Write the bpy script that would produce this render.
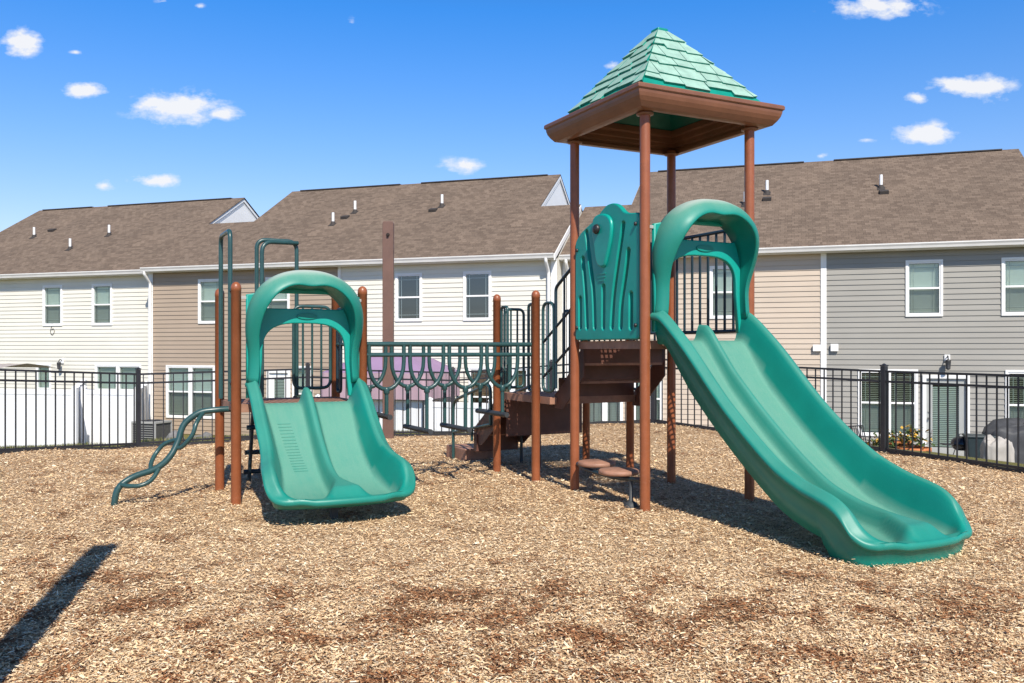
import bpy, bmesh, math, random
import numpy as np
from mathutils import Vector, Matrix, noise as mnoise

random.seed(7)
rng = np.random.default_rng(11)
for o in list(bpy.data.objects):
    bpy.data.objects.remove(o, do_unlink=True)
S = bpy.context.scene
C = S.collection
R = math.radians
PI = math.pi

# ------------------------------------------------------------------ camera, sky, sun, exposure
F = 882.0            # focal length of the photograph in pixels
HZ = 350.0           # its horizon row
EYE = 1.455          # camera height over the play surface
cam = bpy.data.cameras.new('camera')
cam_o = bpy.data.objects.new('camera', cam)
C.objects.link(cam_o)
cam_o.location = (0, 0, EYE)
cam_o.rotation_euler = (R(90), 0, 0)
cam.sensor_width = 36.0
cam.lens = F / 1024 * 36.0
cam.shift_y = (HZ - 341.5) / 1024
cam.clip_end = 3000
S.camera = cam_o

SUN_EL = 45.0
SUN_DIR = Vector((0.252, -0.968, math.tan(R(SUN_EL)))).normalized()
W = bpy.data.worlds.new('World')
S.world = W
W.use_nodes = True
sun = bpy.data.lights.new('sun', 'SUN')
sun.energy = 5.0
sun.angle = R(0.5)
sun.color = (1.0, 0.93, 0.82)
sun_o = bpy.data.objects.new('sun', sun)
C.objects.link(sun_o)
sun_o.rotation_euler = SUN_DIR.to_track_quat('Z', 'Y').to_euler()
sun_o.location = (3, -10, 20)
S.view_settings.view_transform = 'Standard'
S.view_settings.look = 'None'
S.view_settings.exposure = 0.34
S.view_settings.gamma = 1.0
S.render.resolution_x = 1024
S.render.resolution_y = 683
SKY_STRENGTH = 0.10

# small fair-weather clouds, as directions on the sky (x/y, z/y, half sizes, density)
CLOUDS = [(18, 43, 27, 14, 1.0), (83, 90, 25, 8, 1.0), (178, 108, 40, 15, 1.15), (222, 113, 26, 9, .8), (104, 185, 12, 6, .9),
          (154, 181, 24, 8, 1.0), (462, 165, 24, 9, .9), (880, 6, 52, 13, .9), (985, 88, 26, 13, 1.1), (955, 86, 28, 10, .9),
          (917, 98, 13, 6, 1.0), (925, 134, 32, 12, 1.0), (867, 140, 14, 4, .6), (821, 156, 11, 5, .5), (613, 66, 14, 9, .45),
          (75, 52, 12, 5, .35), (165, 1, 22, 4, .4), (200, 6, 9, 5, .4), (352, 22, 12, 13, .18), (-120, 80, 60, 20, 1.0),
          (1150, 60, 70, 22, 1.0)]

def build_world():
    nt = W.node_tree
    N, L = nt.nodes, nt.links
    N.clear()
    out = N.new('ShaderNodeOutputWorld')
    bg = N.new('ShaderNodeBackground')
    L.new(bg.outputs[0], out.inputs[0])
    sky = N.new('ShaderNodeTexSky')
    sky.sky_type = 'NISHITA'
    sky.sun_disc = False
    sky.sun_elevation = R(SUN_EL)
    sky.sun_rotation = math.atan2(SUN_DIR.x, SUN_DIR.y)
    sky.air_density = 1.0
    sky.dust_density = 0.4
    sky.ozone_density = 2.0
    tint = N.new('ShaderNodeMix'); tint.data_type = 'RGBA'; tint.blend_type = 'MULTIPLY'
    tint.inputs[0].default_value = 1.0
    L.new(sky.outputs[0], tint.inputs[6])
    tc = N.new('ShaderNodeTexCoord')
    sep = N.new('ShaderNodeSeparateXYZ')
    L.new(tc.outputs['Generated'], sep.inputs[0])
    tr = N.new('ShaderNodeValToRGB')         # deep blue aloft, pale towards the horizon
    L.new(sep.outputs[2], tr.inputs[0])
    el = tr.color_ramp.elements
    el[0].position = .12; el[0].color = (1.05, 1.05, 1.2, 1)
    el[1].position = .36; el[1].color = (.29, .94, 1.62, 1)
    e2 = el.new(.22); e2.color = (.72, 1.02, 1.40, 1)
    e3 = el.new(.58); e3.color = (.30, .45, .66, 1)
    L.new(tr.outputs[0], tint.inputs[7])
    def math_(op, a, b=None, c=None, clamp=False):
        m = N.new('ShaderNodeMath'); m.operation = op; m.use_clamp = clamp
        for i, v in enumerate((a, b, c)):
            if v is None: continue
            if isinstance(v, (int, float)): m.inputs[i].default_value = v
            else: L.new(v, m.inputs[i])
        return m.outputs[0]
    ysafe = math_('MAXIMUM', sep.outputs[1], 0.02)
    comb = N.new('ShaderNodeCombineXYZ')
    L.new(math_('DIVIDE', sep.outputs[0], ysafe), comb.inputs[0])
    L.new(math_('DIVIDE', sep.outputs[2], ysafe), comb.inputs[1])
    mp = N.new('ShaderNodeMapping'); mp.inputs['Scale'].default_value = (1, 1.7, 1)
    L.new(comb.outputs[0], mp.inputs[0])
    nz = N.new('ShaderNodeTexNoise'); nz.inputs['Scale'].default_value = 30
    nz.inputs['Detail'].default_value = 6; nz.inputs['Roughness'].default_value = .6
    L.new(mp.outputs[0], nz.inputs['Vector'])
    total = None
    for (px, py, rx, ry, dn) in CLOUDS:
        cx, cz = (px - 512) / F, (HZ - py) / F
        v = N.new('ShaderNodeVectorMath'); v.operation = 'MULTIPLY_ADD'
        L.new(comb.outputs[0], v.inputs[0])
        v.inputs[1].default_value = (F / rx, F / ry, 0)
        v.inputs[2].default_value = (-cx * F / rx, -cz * F / ry, 0)
        d = N.new('ShaderNodeVectorMath'); d.operation = 'LENGTH'
        L.new(v.outputs[0], d.inputs[0])
        w = math_('SUBTRACT', dn, d.outputs['Value'])
        total = w if total is None else math_('MAXIMUM', total, w)
    n1 = math_('MULTIPLY', math_('SUBTRACT', nz.outputs[0], 0.5), 2.6)
    f = math_('MULTIPLY', math_('ADD', math_('ADD', total, .10), n1), 1.45, None, True)
    f = math_('MULTIPLY', f, math_('MULTIPLY', math_('ADD', total, .55), 1.6, None, True))
    f = math_('MULTIPLY', f, math_('GREATER_THAN', sep.outputs[1], 0.05))
    mix = N.new('ShaderNodeMix'); mix.data_type = 'RGBA'
    L.new(math_('MULTIPLY', f, 0.95), mix.inputs[0])
    L.new(tint.outputs[2], mix.inputs[6])
    cl = N.new('ShaderNodeMix'); cl.data_type = 'RGBA'
    L.new(f, cl.inputs[0]); cl.inputs[6].default_value = (6.2, 6.9, 8.2, 1); cl.inputs[7].default_value = (7.35, 7.4, 7.6, 1)
    L.new(cl.outputs[2], mix.inputs[7])
    L.new(mix.outputs[2], bg.inputs[0])
    bg.inputs[1].default_value = SKY_STRENGTH
build_world()

# ------------------------------------------------------------------ materials
def srgb(r, g, b):
    f = lambda c: (c / 255 / 12.92) if c / 255 <= .04045 else ((c / 255 + .055) / 1.055) ** 2.4
    return (f(r), f(g), f(b), 1)

class Mat:
    def __init__(s, name):
        s.m = bpy.data.materials.new(name)
        s.m.use_nodes = True
        s.N, s.L = s.m.node_tree.nodes, s.m.node_tree.links
        s.b = s.N['Principled BSDF']
        s.tc = s.N.new('ShaderNodeTexCoord')
    def noise(s, scale, detail=4, rough=.55, vec=None, dist=0):
        n = s.N.new('ShaderNodeTexNoise')
        n.inputs['Scale'].default_value = scale
        n.inputs['Detail'].default_value = detail
        n.inputs['Roughness'].default_value = rough
        n.inputs['Distortion'].default_value = dist
        s.L.new(vec if vec else s.tc.outputs['Object'], n.inputs['Vector'])
        return n.outputs[0]
    def ramp(s, fac, stops, interp='LINEAR'):
        r = s.N.new('ShaderNodeValToRGB')
        r.color_ramp.interpolation = interp
        e = r.color_ramp.elements
        while len(e) < len(stops): e.new(0.5)
        for i, (p, c) in enumerate(stops):
            e[i].position = p
            e[i].color = c if len(c) == 4 else (*c, 1)
        s.L.new(fac, r.inputs[0])
        return r.outputs[0]
    def mix(s, fac, a, b, mode='MIX'):
        n = s.N.new('ShaderNodeMix'); n.data_type = 'RGBA'; n.blend_type = mode
        for i, v in ((0, fac), (6, a), (7, b)):
            if isinstance(v, (int, float)): n.inputs[i].default_value = v
            elif isinstance(v, tuple): n.inputs[i].default_value = v if len(v) == 4 else (*v, 1)
            else: s.L.new(v, n.inputs[i])
        return n.outputs[2]
    def math(s, op, a, b=0.0, clamp=False):
        n = s.N.new('ShaderNodeMath'); n.operation = op; n.use_clamp = clamp
        for i, v in enumerate((a, b)):
            if isinstance(v, (int, float)): n.inputs[i].default_value = v
            else: s.L.new(v, n.inputs[i])
        return n.outputs[0]
    def mapping(s, scale, vec=None):
        n = s.N.new('ShaderNodeMapping'); n.inputs['Scale'].default_value = scale
        s.L.new(vec if vec else s.tc.outputs['Object'], n.inputs[0])
        return n.outputs[0]
    def attr(s, name):
        n = s.N.new('ShaderNodeAttribute'); n.attribute_name = name
        return n.outputs['Fac']
    def color(s, c):
        if isinstance(c, tuple): s.b.inputs['Base Color'].default_value = c if len(c) == 4 else (*c, 1)
        else: s.L.new(c, s.b.inputs['Base Color'])
        return s
    def rough(s, v):
        if isinstance(v, (int, float)): s.b.inputs['Roughness'].default_value = v
        else: s.L.new(v, s.b.inputs['Roughness'])
        return s
    def spec(s, v):
        s.b.inputs['Specular IOR Level'].default_value = v
        return s
    def bump(s, h, strength=.3, dist=.01):
        n = s.N.new('ShaderNodeBump')
        n.inputs['Strength'].default_value = strength
        n.inputs['Distance'].default_value = dist
        s.L.new(h, n.inputs['Height'])
        s.L.new(n.outputs[0], s.b.inputs['Normal'])
        return s

def worn(name, c, var=.25, rough=.45, scale=6, bump=0.0, bscale=120, dirt=None):
    """painted / moulded surface: base colour with soft uneven variation and fine grime"""
    m = Mat(name)
    n = m.noise(scale, 6, .6)
    dark = tuple(x * (1 - var) for x in c[:3]) + (1,)
    lite = tuple(min(1, x * (1 + var * .6)) for x in c[:3]) + (1,)
    col = m.ramp(n, [(.3, dark), (.7, lite)])
    if dirt:
        n2 = m.noise(scale * 7, 5, .7)
        col = m.mix(m.ramp(n2, [(.55, (0, 0, 0)), (.75, (.6, .6, .6))]), col, dirt)
    m.color(col)
    rr = m.noise(scale * 3, 4)
    m.rough(m.math('ADD', m.math('MULTIPLY', rr, .25), rough - .12))
    if bump: m.bump(m.noise(bscale, 3), bump, .004)
    return m.m

def stains(m, rnd=None):
    """damp, reddish rotted patches in the chips: small ragged ones, most of them where the chips are trodden thin near y = 3..5"""
    a = m.noise(2.6, 9, .70, dist=.4)
    sp = m.N.new('ShaderNodeSeparateXYZ'); m.L.new(m.tc.outputs['Object'], sp.inputs[0])
    trod = m.math('MULTIPLY', m.math('SUBTRACT', 6.2, sp.outputs[1], True), .085)
    b = m.math('MULTIPLY', m.math('SUBTRACT', m.noise(.35, 3), .5), .25)
    v = m.math('ADD', m.math('ADD', a, trod), b)
    prob = m.math('MULTIPLY', m.math('SUBTRACT', v, .525), 6.0, True)
    if rnd is None: return m.math('MULTIPLY', prob, .8)
    r2 = m.math('FRACT', m.math('MULTIPLY', rnd, 37.7))
    return m.math('MULTIPLY', m.math('LESS_THAN', r2, prob), .92)

M = {}
def mats():
    # --- moulded plastic of the slides: green with chalky fading (attribute 'wear', 0..1)
    m = Mat('slide_plastic')
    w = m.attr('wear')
    n = m.noise(5, 6, .65)
    streak = m.noise(1, 5, .6, m.mapping((26, 3, 3)))
    f = m.math('MULTIPLY', m.math('MINIMUM', w, 1.0), m.math('ADD', .28, m.math('MULTIPLY', m.math('ADD', n, streak), .68)), True)
    green = m.ramp(m.noise(2.2, 4), [(.3, (.002, .175, .138)), (.7, (.004, .228, .182))])
    col = m.mix(f, green, (.088, .262, .202))
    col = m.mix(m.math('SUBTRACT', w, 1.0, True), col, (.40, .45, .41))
    fine = m.noise(150, 3, .7)
    col = m.mix(m.ramp(fine, [(.54, (0, 0, 0)), (.70, (.45, .45, .45))]), col, m.mix(f, (.02, .25, .19), (.22, .34, .27)))
    m.color(col)
    m.rough(m.math('ADD', .36, m.math('MULTIPLY', f, .40)))
    m.bump(m.noise(160, 2), .06, .003)
    m.spec(.38)
    M['slide'] = m.m
    M['green_panel'] = worn('green_panel_plastic', (.002, .30, .245), .14, .42, 3, .06, 160)
    M['green_pod'] = worn('green_pod_plastic', (.002, .31, .255), .15, .33, 3)
    M['shingle_edge'] = worn('green_roof_plastic', (.004, .25, .19), .2, .4, 8)
    M['shingle_face'] = worn('faded_green_roof_plastic', (.29, .46, .385), .22, .6, 9, dirt=(.14, .36, .29, 1))
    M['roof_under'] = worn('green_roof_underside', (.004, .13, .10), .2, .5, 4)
    M['post'] = worn('brown_post_paint', (.275, .084, .033), .16, .40, 5, .05, 200, dirt=(.33, .13, .075, 1))
    M['fascia'] = worn('brown_roof_moulding', (.20, .085, .048), .18, .42, 4, .05, 150)
    M['deck'] = worn('brown_coated_deck', (.34, .175, .115), .3, .6, 7, .15, 220, dirt=(.34, .22, .16, 1))
    M['tread_brown'] = worn('dark_brown_coated_steel', (.115, .048, .034), .25, .5, 6)
    M['tube'] = worn('dark_teal_tube_paint', (.024, .070, .072), .2, .34, 7, dirt=(.05, .12, .11, 1))
    M['navy'] = worn('navy_tube_paint', (.010, .030, .045), .2, .38, 7)
    M['rung'] = worn('dark_grip_rubber', (.035, .040, .045), .2, .6, 9)
    M['galv'] = worn('galvanised_steel', (.36, .35, .33), .2, .42, 12)
    M['bolt'] = worn('black_plastic', (.02, .02, .022), .2, .45, 12)
    M['fence'] = worn('black_fence_paint', (.022, .023, .029), .25, .40, 8)
    M['sail_post'] = worn('brown_square_post_paint', (.135, .072, .055), .18, .55, 4, dirt=(.18, .10, .08, 1))
    M['hole'] = worn('dark_hole', (.02, .012, .01), .1, .8, 4)
    M['vinyl'] = worn('white_vinyl', (.78, .79, .81), .06, .45, 2)
    M['trim'] = worn('white_trim', (.80, .80, .80), .05, .45, 3)
    M['gutter'] = worn('gutter_aluminium', (.62, .61, .60), .08, .45, 2)
    M['soffit'] = worn('soffit_vinyl', (.72, .71, .68), .06, .6, 2)
    def siding(name, c):
        m = Mat(name)
        a = m.noise(.7, 4)
        b = m.noise(1, 3, .6, m.mapping((.35, 1, 7.0)))
        v = m.math('ADD', m.math('MULTIPLY', a, .5), m.math('MULTIPLY', b, .5))
        m.color(m.ramp(v, [(.3, tuple(x * .88 for x in c)), (.7, tuple(min(.9, x * 1.05) for x in c))]))
        m.rough(.55)
        m.bump(m.noise(1, 5, .6, m.mapping((2, 20, 60))), .08, .004)
        return m.m
    M['siding_white'] = siding('white_lap_siding', (.70, .675, .60))
    M['siding_tan'] = siding('tan_lap_siding', (.37, .29, .22))
    M['siding_beige'] = siding('beige_lap_siding', (.52, .43, .345))
    M['siding_gray'] = siding('grey_lap_siding', (.30, .287, .26))
    # --- roof shingles
    m = Mat('roof_shingles')
    br = m.N.new('ShaderNodeTexBrick')
    br.offset = .37; br.squash = 1.0
    m.L.new(m.mapping((1, 1.17, 0)), br.inputs['Vector'])
    br.inputs['Color1'].default_value = (.105, .080, .063, 1)
    br.inputs['Color2'].default_value = (.215, .167, .131, 1)
    br.inputs['Mortar'].default_value = (.06, .045, .037, 1)
    br.inputs['Scale'].default_value = 1.0
    br.inputs['Mortar Size'].default_value = .006
    br.inputs['Mortar Smooth'].default_value = .4
    br.inputs['Bias'].default_value = .05
    br.inputs['Brick Width'].default_value = .19
    br.inputs['Row Height'].default_value = .135
    big = m.noise(.6, 4)
    sp = m.noise(28, 3, .7)
    col = m.mix(1.0, br.outputs[0], m.ramp(big, [(.3, (.82, .82, .82)), (.7, (1.08, 1.06, 1.04))]), 'MULTIPLY')
    col = m.mix(.35, col, m.ramp(sp, [(.35, (.075, .053, .041)), (.65, (.235, .175, .135))]))
    m.color(col).rough(.9).spec(.2)
    m.bump(br.outputs[1], -.4, .01)
    M['shingles'] = m.m
    M['ridge'] = worn('dark_ridge_vent', (.045, .038, .036), .2, .8, 6)
    # --- glass
    def glass(name, tint, keep, gloss=.10):
        m = Mat(name)
        N, L = m.N, m.L
        out = N['Material Output']
        tr = N.new('ShaderNodeBsdfTransparent'); tr.inputs[0].default_value = (*[t * keep for t in tint], 1)
        gl = N.new('ShaderNodeBsdfGlossy'); gl.inputs['Roughness'].default_value = .02
        gl.inputs[0].default_value = (.9, .95, 1, 1)
        fr = N.new('ShaderNodeLayerWeight'); fr.inputs[0].default_value = .35
        mx = N.new('ShaderNodeMixShader')
        fac = m.math('ADD', m.math('MULTIPLY', fr.outputs['Fresnel'], .5), gloss, True)
        L.new(fac, mx.inputs[0]); L.new(tr.outputs[0], mx.inputs[1]); L.new(gl.outputs[0], mx.inputs[2])
        L.new(mx.outputs[0], out.inputs[0])
        return m.m
    M['glass'] = glass('window_glass', (.90, 1.0, .93), .99, .05)
    M['glass_screen'] = glass('window_glass_with_insect_screen', (.90, .99, .93), .70, .04)
    M['glass_dark'] = glass('bare_window_glass', (.8, .9, .9), .8, .12)
    M['blind'] = worn('window_blind', (.82, .84, .80), .05, .6, 3)
    M['blind_brown'] = worn('brown_wooden_blind', (.48, .28, .17), .2, .6, 5)
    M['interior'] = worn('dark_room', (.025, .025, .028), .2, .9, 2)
    M['grille'] = worn('window_grille', (.30, .33, .32), .05, .5, 3)
    M['door'] = worn('grey_door_paint', (.36, .37, .36), .08, .5, 2)
    M['lamp_black'] = worn('black_lantern', (.03, .03, .032), .2, .5, 8)
    # --- ground
    m = Mat('mulch')
    vo = m.N.new('ShaderNodeTexVoronoi'); vo.inputs['Scale'].default_value = 55
    dv = m.N.new('ShaderNodeTexNoise'); dv.inputs['Scale'].default_value = 14
    m.L.new(m.tc.outputs['Object'], dv.inputs['Vector'])
    add = m.N.new('ShaderNodeVectorMath'); add.operation = 'MULTIPLY_ADD'
    m.L.new(dv.outputs[1], add.inputs[0]); add.inputs[1].default_value = (.12, .12, .12)
    m.L.new(m.tc.outputs['Object'], add.inputs[2])
    m.L.new(m.mapping((1, 1.9, 1), add.outputs[0]), vo.inputs['Vector'])
    sepc = m.N.new('ShaderNodeSeparateColor'); m.L.new(vo.outputs['Color'], sepc.inputs[0])
    col = m.ramp(sepc.outputs[0], [(0, (.18, .09, .042)), (.2, (.46, .28, .15)), (.6, (.68, .47, .28)), (1, (.80, .60, .39))])
    stain = stains(m)
    col = m.mix(stain, col, m.ramp(sepc.outputs[0], [(0, (.06, .024, .011)), (1, (.27, .135, .066))]))
    m.color(col).rough(.95).spec(.15)
    m.bump(vo.outputs['Distance'], .9, .03)
    M['mulch'] = m.m
    m = Mat('mulch_chip')
    geo = m.N.new('ShaderNodeNewGeometry')
    rnd = geo.outputs['Random Per Island']
    col = m.ramp(rnd, [(0, (.20, .10, .048)), (.09, (.46, .27, .135)), (.20, (.74, .505, .28)), (.75, (.88, .665, .41)), (1, (.93, .82, .62))])
    col2 = m.ramp(rnd, [(0, (.12, .036, .013)), (.5, (.29, .105, .038)), (.8, (.44, .21, .09)), (1, (.66, .46, .28))])
    col = m.mix(stains(m, rnd), col, col2)
    fib = m.noise(90, 3, .6)
    col = m.mix(1.0, col, m.ramp(fib, [(.3, (.75, .75, .75)), (.7, (1.1, 1.1, 1.1))]), 'MULTIPLY')
    m.color(col).rough(.9).spec(.2)
    M['chip'] = m.m
    m = Mat('lawn')
    n = m.noise(1.2, 6, .65); n2 = m.noise(45, 4, .7)
    col = m.ramp(n, [(.35, (.10, .11, .028)), (.55, (.17, .15, .05)), (.7, (.23, .16, .085))])
    col = m.mix(.5, col, m.ramp(n2, [(.3, (.05, .065, .015)), (.7, (.26, .22, .09))]))
    m.color(col).rough(.95).spec(.1)
    m.bump(n2, .6, .03)
    M['lawn'] = m.m
    m = Mat('grass_blade')
    geo = m.N.new('ShaderNodeNewGeometry')
    m.color(m.ramp(geo.outputs['Random Per Island'], [(0, (.07, .10, .02)), (.5, (.15, .16, .045)), (1, (.32, .27, .12))])).rough(.8)
    M['blade'] = m.m
    M['concrete'] = worn('patio_concrete', (.40, .38, .35), .15, .85, 2, .2, 60)
    M['edging'] = worn('black_rubber_edging', (.022, .022, .026), .2, .7, 6)
    # --- patio goods
    M['purple'] = worn('purple_canopy_cloth', (.27, .18, .30), .10, .8, 1.5)
    M['pinkval'] = worn('pink_canopy_valance', (.40, .28, .33), .10, .8, 1.5)
    M['grey_cover'] = worn('charcoal_cover_cloth', (.052, .054, .060), .3, .65, 4, .4, 14)
    M['beige_cover'] = worn('beige_cover_cloth', (.40, .375, .345), .15, .8, 4, .4, 14)
    M['dark_bin'] = worn('dark_blue_bin', (.02, .035, .042), .2, .5, 4)
    M['grill'] = worn('black_enamel', (.012, .012, .016), .2, .2, 6)
    M['yellow'] = worn('yellow_cushion', (.55, .33, .05), .2, .8, 8)
    M['orange'] = worn('terracotta', (.50, .17, .06), .2, .8, 8)
    M['leaf'] = worn('leaf_green', (.05, .09, .02), .4, .6, 20)
    M['ac'] = worn('ac_unit_paint', (.33, .33, .32), .12, .5, 4)
    M['ac_dark'] = worn('ac_coil', (.07, .07, .07), .3, .6, 20)
    M['rock'] = worn('grey_boulder', (.17, .165, .16), .4, .9, 6, .8, 14)
    M['taupe'] = worn('taupe_awning_cloth', (.38, .34, .32), .12, .8, 3)
mats()

# ------------------------------------------------------------------ mesh helpers
def catmull(pts, n=8, closed=False):
    pts = [Vector(p) for p in pts]
    out = []
    k = len(pts)
    rngk = range(k if closed else k - 1)
    for i in rngk:
        p1, p2 = pts[i], pts[(i + 1) % k]
        p0 = pts[i - 1] if (i > 0 or closed) else p1 * 2 - p2
        p3 = pts[(i + 2) % k] if (i + 2 < k or closed) else p2 * 2 - p1
        for j in range(n):
            t = j / n
            out.append(.5 * ((2 * p1) + (p2 - p0) * t + (2 * p0 - 5 * p1 + 4 * p2 - p3) * t * t + (3 * p1 - p0 - 3 * p2 + p3) * t ** 3))
    if not closed: out.append(pts[-1])
    return out

def fillet(pts, r, n=6, closed=False):
    pts = [Vector(p) for p in pts]
    out = []
    k = len(pts)
    for i, p in enumerate(pts):
        if not closed and i in (0, k - 1):
            out.append(p); continue
        a, b = pts[i - 1], pts[(i + 1) % k]
        da, db = (a - p), (b - p)
        rr = min(r, da.length * .49, db.length * .49)
        s, e = p + da.normalized() * rr, p + db.normalized() * rr
        for j in range(n + 1):
            t = j / n
            out.append(s * (1 - t) ** 2 + p * 2 * t * (1 - t) + e * t * t)
    return out

class MB:
    def __init__(s):
        s.v, s.f, s.m, s.sm = [], [], [], []
    def add(s, verts, faces, mat=0, smooth=False):
        k = len(s.v)
        s.v += [tuple(v) for v in verts]
        s.f += [tuple(i + k for i in f) for f in faces]
        s.m += [mat] * len(faces); s.sm += [smooth] * len(faces)
        return s
    def box(s, lo, hi, mat=0, rot=None):
        (x0, y0, z0), (x1, y1, z1) = lo, hi
        v = [(x0, y0, z0), (x1, y0, z0), (x1, y1, z0), (x0, y1, z0), (x0, y0, z1), (x1, y0, z1), (x1, y1, z1), (x0, y1, z1)]
        if rot is not None:
            c = Vector(((x0 + x1) / 2, (y0 + y1) / 2, (z0 + z1) / 2))
            v = [c + rot @ (Vector(p) - c) for p in v]
        return s.add(v, [(3, 2, 1, 0), (4, 5, 6, 7), (0, 1, 5, 4), (1, 2, 6, 5), (2, 3, 7, 6), (3, 0, 4, 7)], mat)
    def tube(s, path, r, seg=8, mat=0, closed=False, caps=True):
        P = [Vector(p) for p in path]
        n = len(P)
        vs, fs = [], []
        up = None
        for i, p in enumerate(P):
            if closed: t = (P[(i + 1) % n] - P[i - 1])
            else: t = (P[min(i + 1, n - 1)] - P[max(i - 1, 0)])
            t = t.normalized() if t.length > 1e-9 else Vector((0, 0, 1))
            if up is None:
                up = Vector((0, 0, 1)) if abs(t.z) < .9 else Vector((1, 0, 0))
            a = (up - t * up.dot(t))
            a = a.normalized() if a.length > 1e-6 else t.orthogonal().normalized()
            up = a
            b = t.cross(a)
            rr = r[i] if isinstance(r, (list, tuple)) else r
            for k in range(seg):
                an = 2 * PI * k / seg
                vs.append(p + a * (rr * math.cos(an)) + b * (rr * math.sin(an)))
        m = n if closed else n - 1
        for i in range(m):
            j = (i + 1) % n
            for k in range(seg):
                k2 = (k + 1) % seg
                fs.append((i * seg + k, i * seg + k2, j * seg + k2, j * seg + k))
        s.add(vs, fs, mat, True)
        if caps and not closed:
            s.add(vs[:seg], [tuple(range(seg))[::-1]], mat)
            s.add(vs[-seg:], [tuple(range(seg))], mat)
        return s
    def bar(s, a, b, r, seg=8, mat=0):
        return s.tube([a, b], r, seg, mat)
    def lathe(s, prof, seg=20, mat=0, at=(0, 0, 0), smooth=True):
        vs, fs = [], []
        for (r, z) in prof:
            for k in range(seg):
                an = 2 * PI * k / seg
                vs.append((at[0] + r * math.cos(an), at[1] + r * math.sin(an), at[2] + z))
        for i in range(len(prof) - 1):
            for k in range(seg):
                k2 = (k + 1) % seg
                fs.append((i * seg + k, i * seg + k2, (i + 1) * seg + k2, (i + 1) * seg + k))
        s.add(vs, fs, mat, smooth)
        n = len(prof) - 1
        s.add(vs[:seg], [tuple(range(seg))[::-1]], mat)
        s.add(vs[n * seg:], [tuple(range(seg))], mat)
        return s
    def prism(s, poly, h, mat=0, axis='z', at=0.0):
        """poly: list of (a,b); extruded along axis from at to at+h"""
        n = len(poly)
        def mk(a, b, c):
            return {'z': (a, b, c), 'x': (c, a, b), 'y': (a, c, b)}[axis]
        vs = [mk(a, b, at) for a, b in poly] + [mk(a, b, at + h) for a, b in poly]
        fs = [tuple(range(n))[::-1], tuple(range(n, 2 * n))] + [(i, (i + 1) % n, n + (i + 1) % n, n + i) for i in range(n)]
        return s.add(vs, fs, mat)
    def build(s, name, mat, parent=None, bevel=0.0, fix=True, attrs=None):
        me = bpy.data.meshes.new(name)
        me.from_pydata(s.v, [], s.f)
        for mm in (mat if isinstance(mat, (list, tuple)) else [mat]): me.materials.append(mm)
        me.polygons.foreach_set('material_index', s.m)
        me.polygons.foreach_set('use_smooth', s.sm)
        if attrs:
            for k, vals in attrs.items():
                at = me.attributes.new(k, 'FLOAT', 'POINT')
                at.data.foreach_set('value', vals)
        if fix:
            bm = bmesh.new(); bm.from_mesh(me)
            bmesh.ops.recalc_face_normals(bm, faces=bm.faces)
            bm.to_mesh(me); bm.free()
        me.update()
        o = bpy.data.objects.new(name, me)
        C.objects.link(o)
        if parent: o.parent = parent
        if bevel:
            b = o.modifiers.new('bevel', 'BEVEL'); b.width = bevel; b.segments = 2; b.limit_method = 'ANGLE'
        return o

def plate(outlines, th, bevel, fn, name, mat, parent):
    """flat plate with holes; outlines in (a,b), thickness th centred on 0, mapped by fn(a,b,c)"""
    cu = bpy.data.curves.new('tmp', 'CURVE'); cu.dimensions = '2D'; cu.fill_mode = 'BOTH'
    cu.extrude = th / 2 - bevel; cu.bevel_depth = bevel; cu.bevel_resolution = 2; cu.offset = -bevel
    for ol in outlines:
        sp = cu.splines.new('POLY'); sp.points.add(len(ol) - 1)
        for p, (a, b) in zip(sp.points, ol): p.co = (a, b, 0, 1)
        sp.use_cyclic_u = True
    ob = bpy.data.objects.new('tmp', cu); C.objects.link(ob)
    dg = bpy.context.evaluated_depsgraph_get()
    me = bpy.data.meshes.new_from_object(ob.evaluated_get(dg))
    bpy.data.objects.remove(ob); bpy.data.curves.remove(cu)
    me.name = name
    for v in me.vertices: v.co = fn(*v.co)
    bm = bmesh.new(); bm.from_mesh(me)
    bmesh.ops.remove_doubles(bm, verts=bm.verts, dist=1e-5)
    bmesh.ops.recalc_face_normals(bm, faces=bm.faces)
    bm.to_mesh(me); bm.free()
    me.materials.clear(); me.materials.append(mat)
    o = bpy.data.objects.new(name, me); C.objects.link(o)
    if parent: o.parent = parent
    return o

def empty(name, loc=(0, 0, 0), rz=0.0, parent=None):
    o = bpy.data.objects.new(name, None); C.objects.link(o)
    o.empty_display_size = .3
    o.location = loc; o.rotation_euler = (0, 0, rz)
    if parent: o.parent = parent
    return o

def tag(o, label=None, cat=None, group=None, kind=None):
    if label: o['label'] = label
    if cat: o['category'] = cat
    if group: o['group'] = group
    if kind: o['kind'] = kind
    return o

def sstep(a, b, x):
    t = min(1, max(0, (x - a) / (b - a)))
    return t * t * (3 - 2 * t)

def lerp_tab(tab, x):
    if x <= tab[0][0]: return tab[0][1]
    for (x0, y0), (x1, y1) in zip(tab, tab[1:]):
        if x <= x1: return y0 + (y1 - y0) * (x - x0) / (x1 - x0)
    return tab[-1][1]

def smooth_tab(tab, x):
    """Catmull-like smooth interpolation of a table"""
    n = len(tab)
    if x <= tab[0][0]: return tab[0][1]
    if x >= tab[-1][0]: return tab[-1][1]
    for i in range(n - 1):
        if x <= tab[i + 1][0]:
            x0, y0 = tab[i]; x1, y1 = tab[i + 1]
            def slope(j):
                a = max(0, j - 1); b = min(n - 1, j + 1)
                return (tab[b][1] - tab[a][1]) / (tab[b][0] - tab[a][0])
            h = x1 - x0; t = (x - x0) / h
            return ((2*t**3 - 3*t*t + 1) * y0 + (t**3 - 2*t*t + t) * h * slope(i) + (-2*t**3 + 3*t*t) * y1 + (t**3 - t*t) * h * slope(i + 1))

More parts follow.
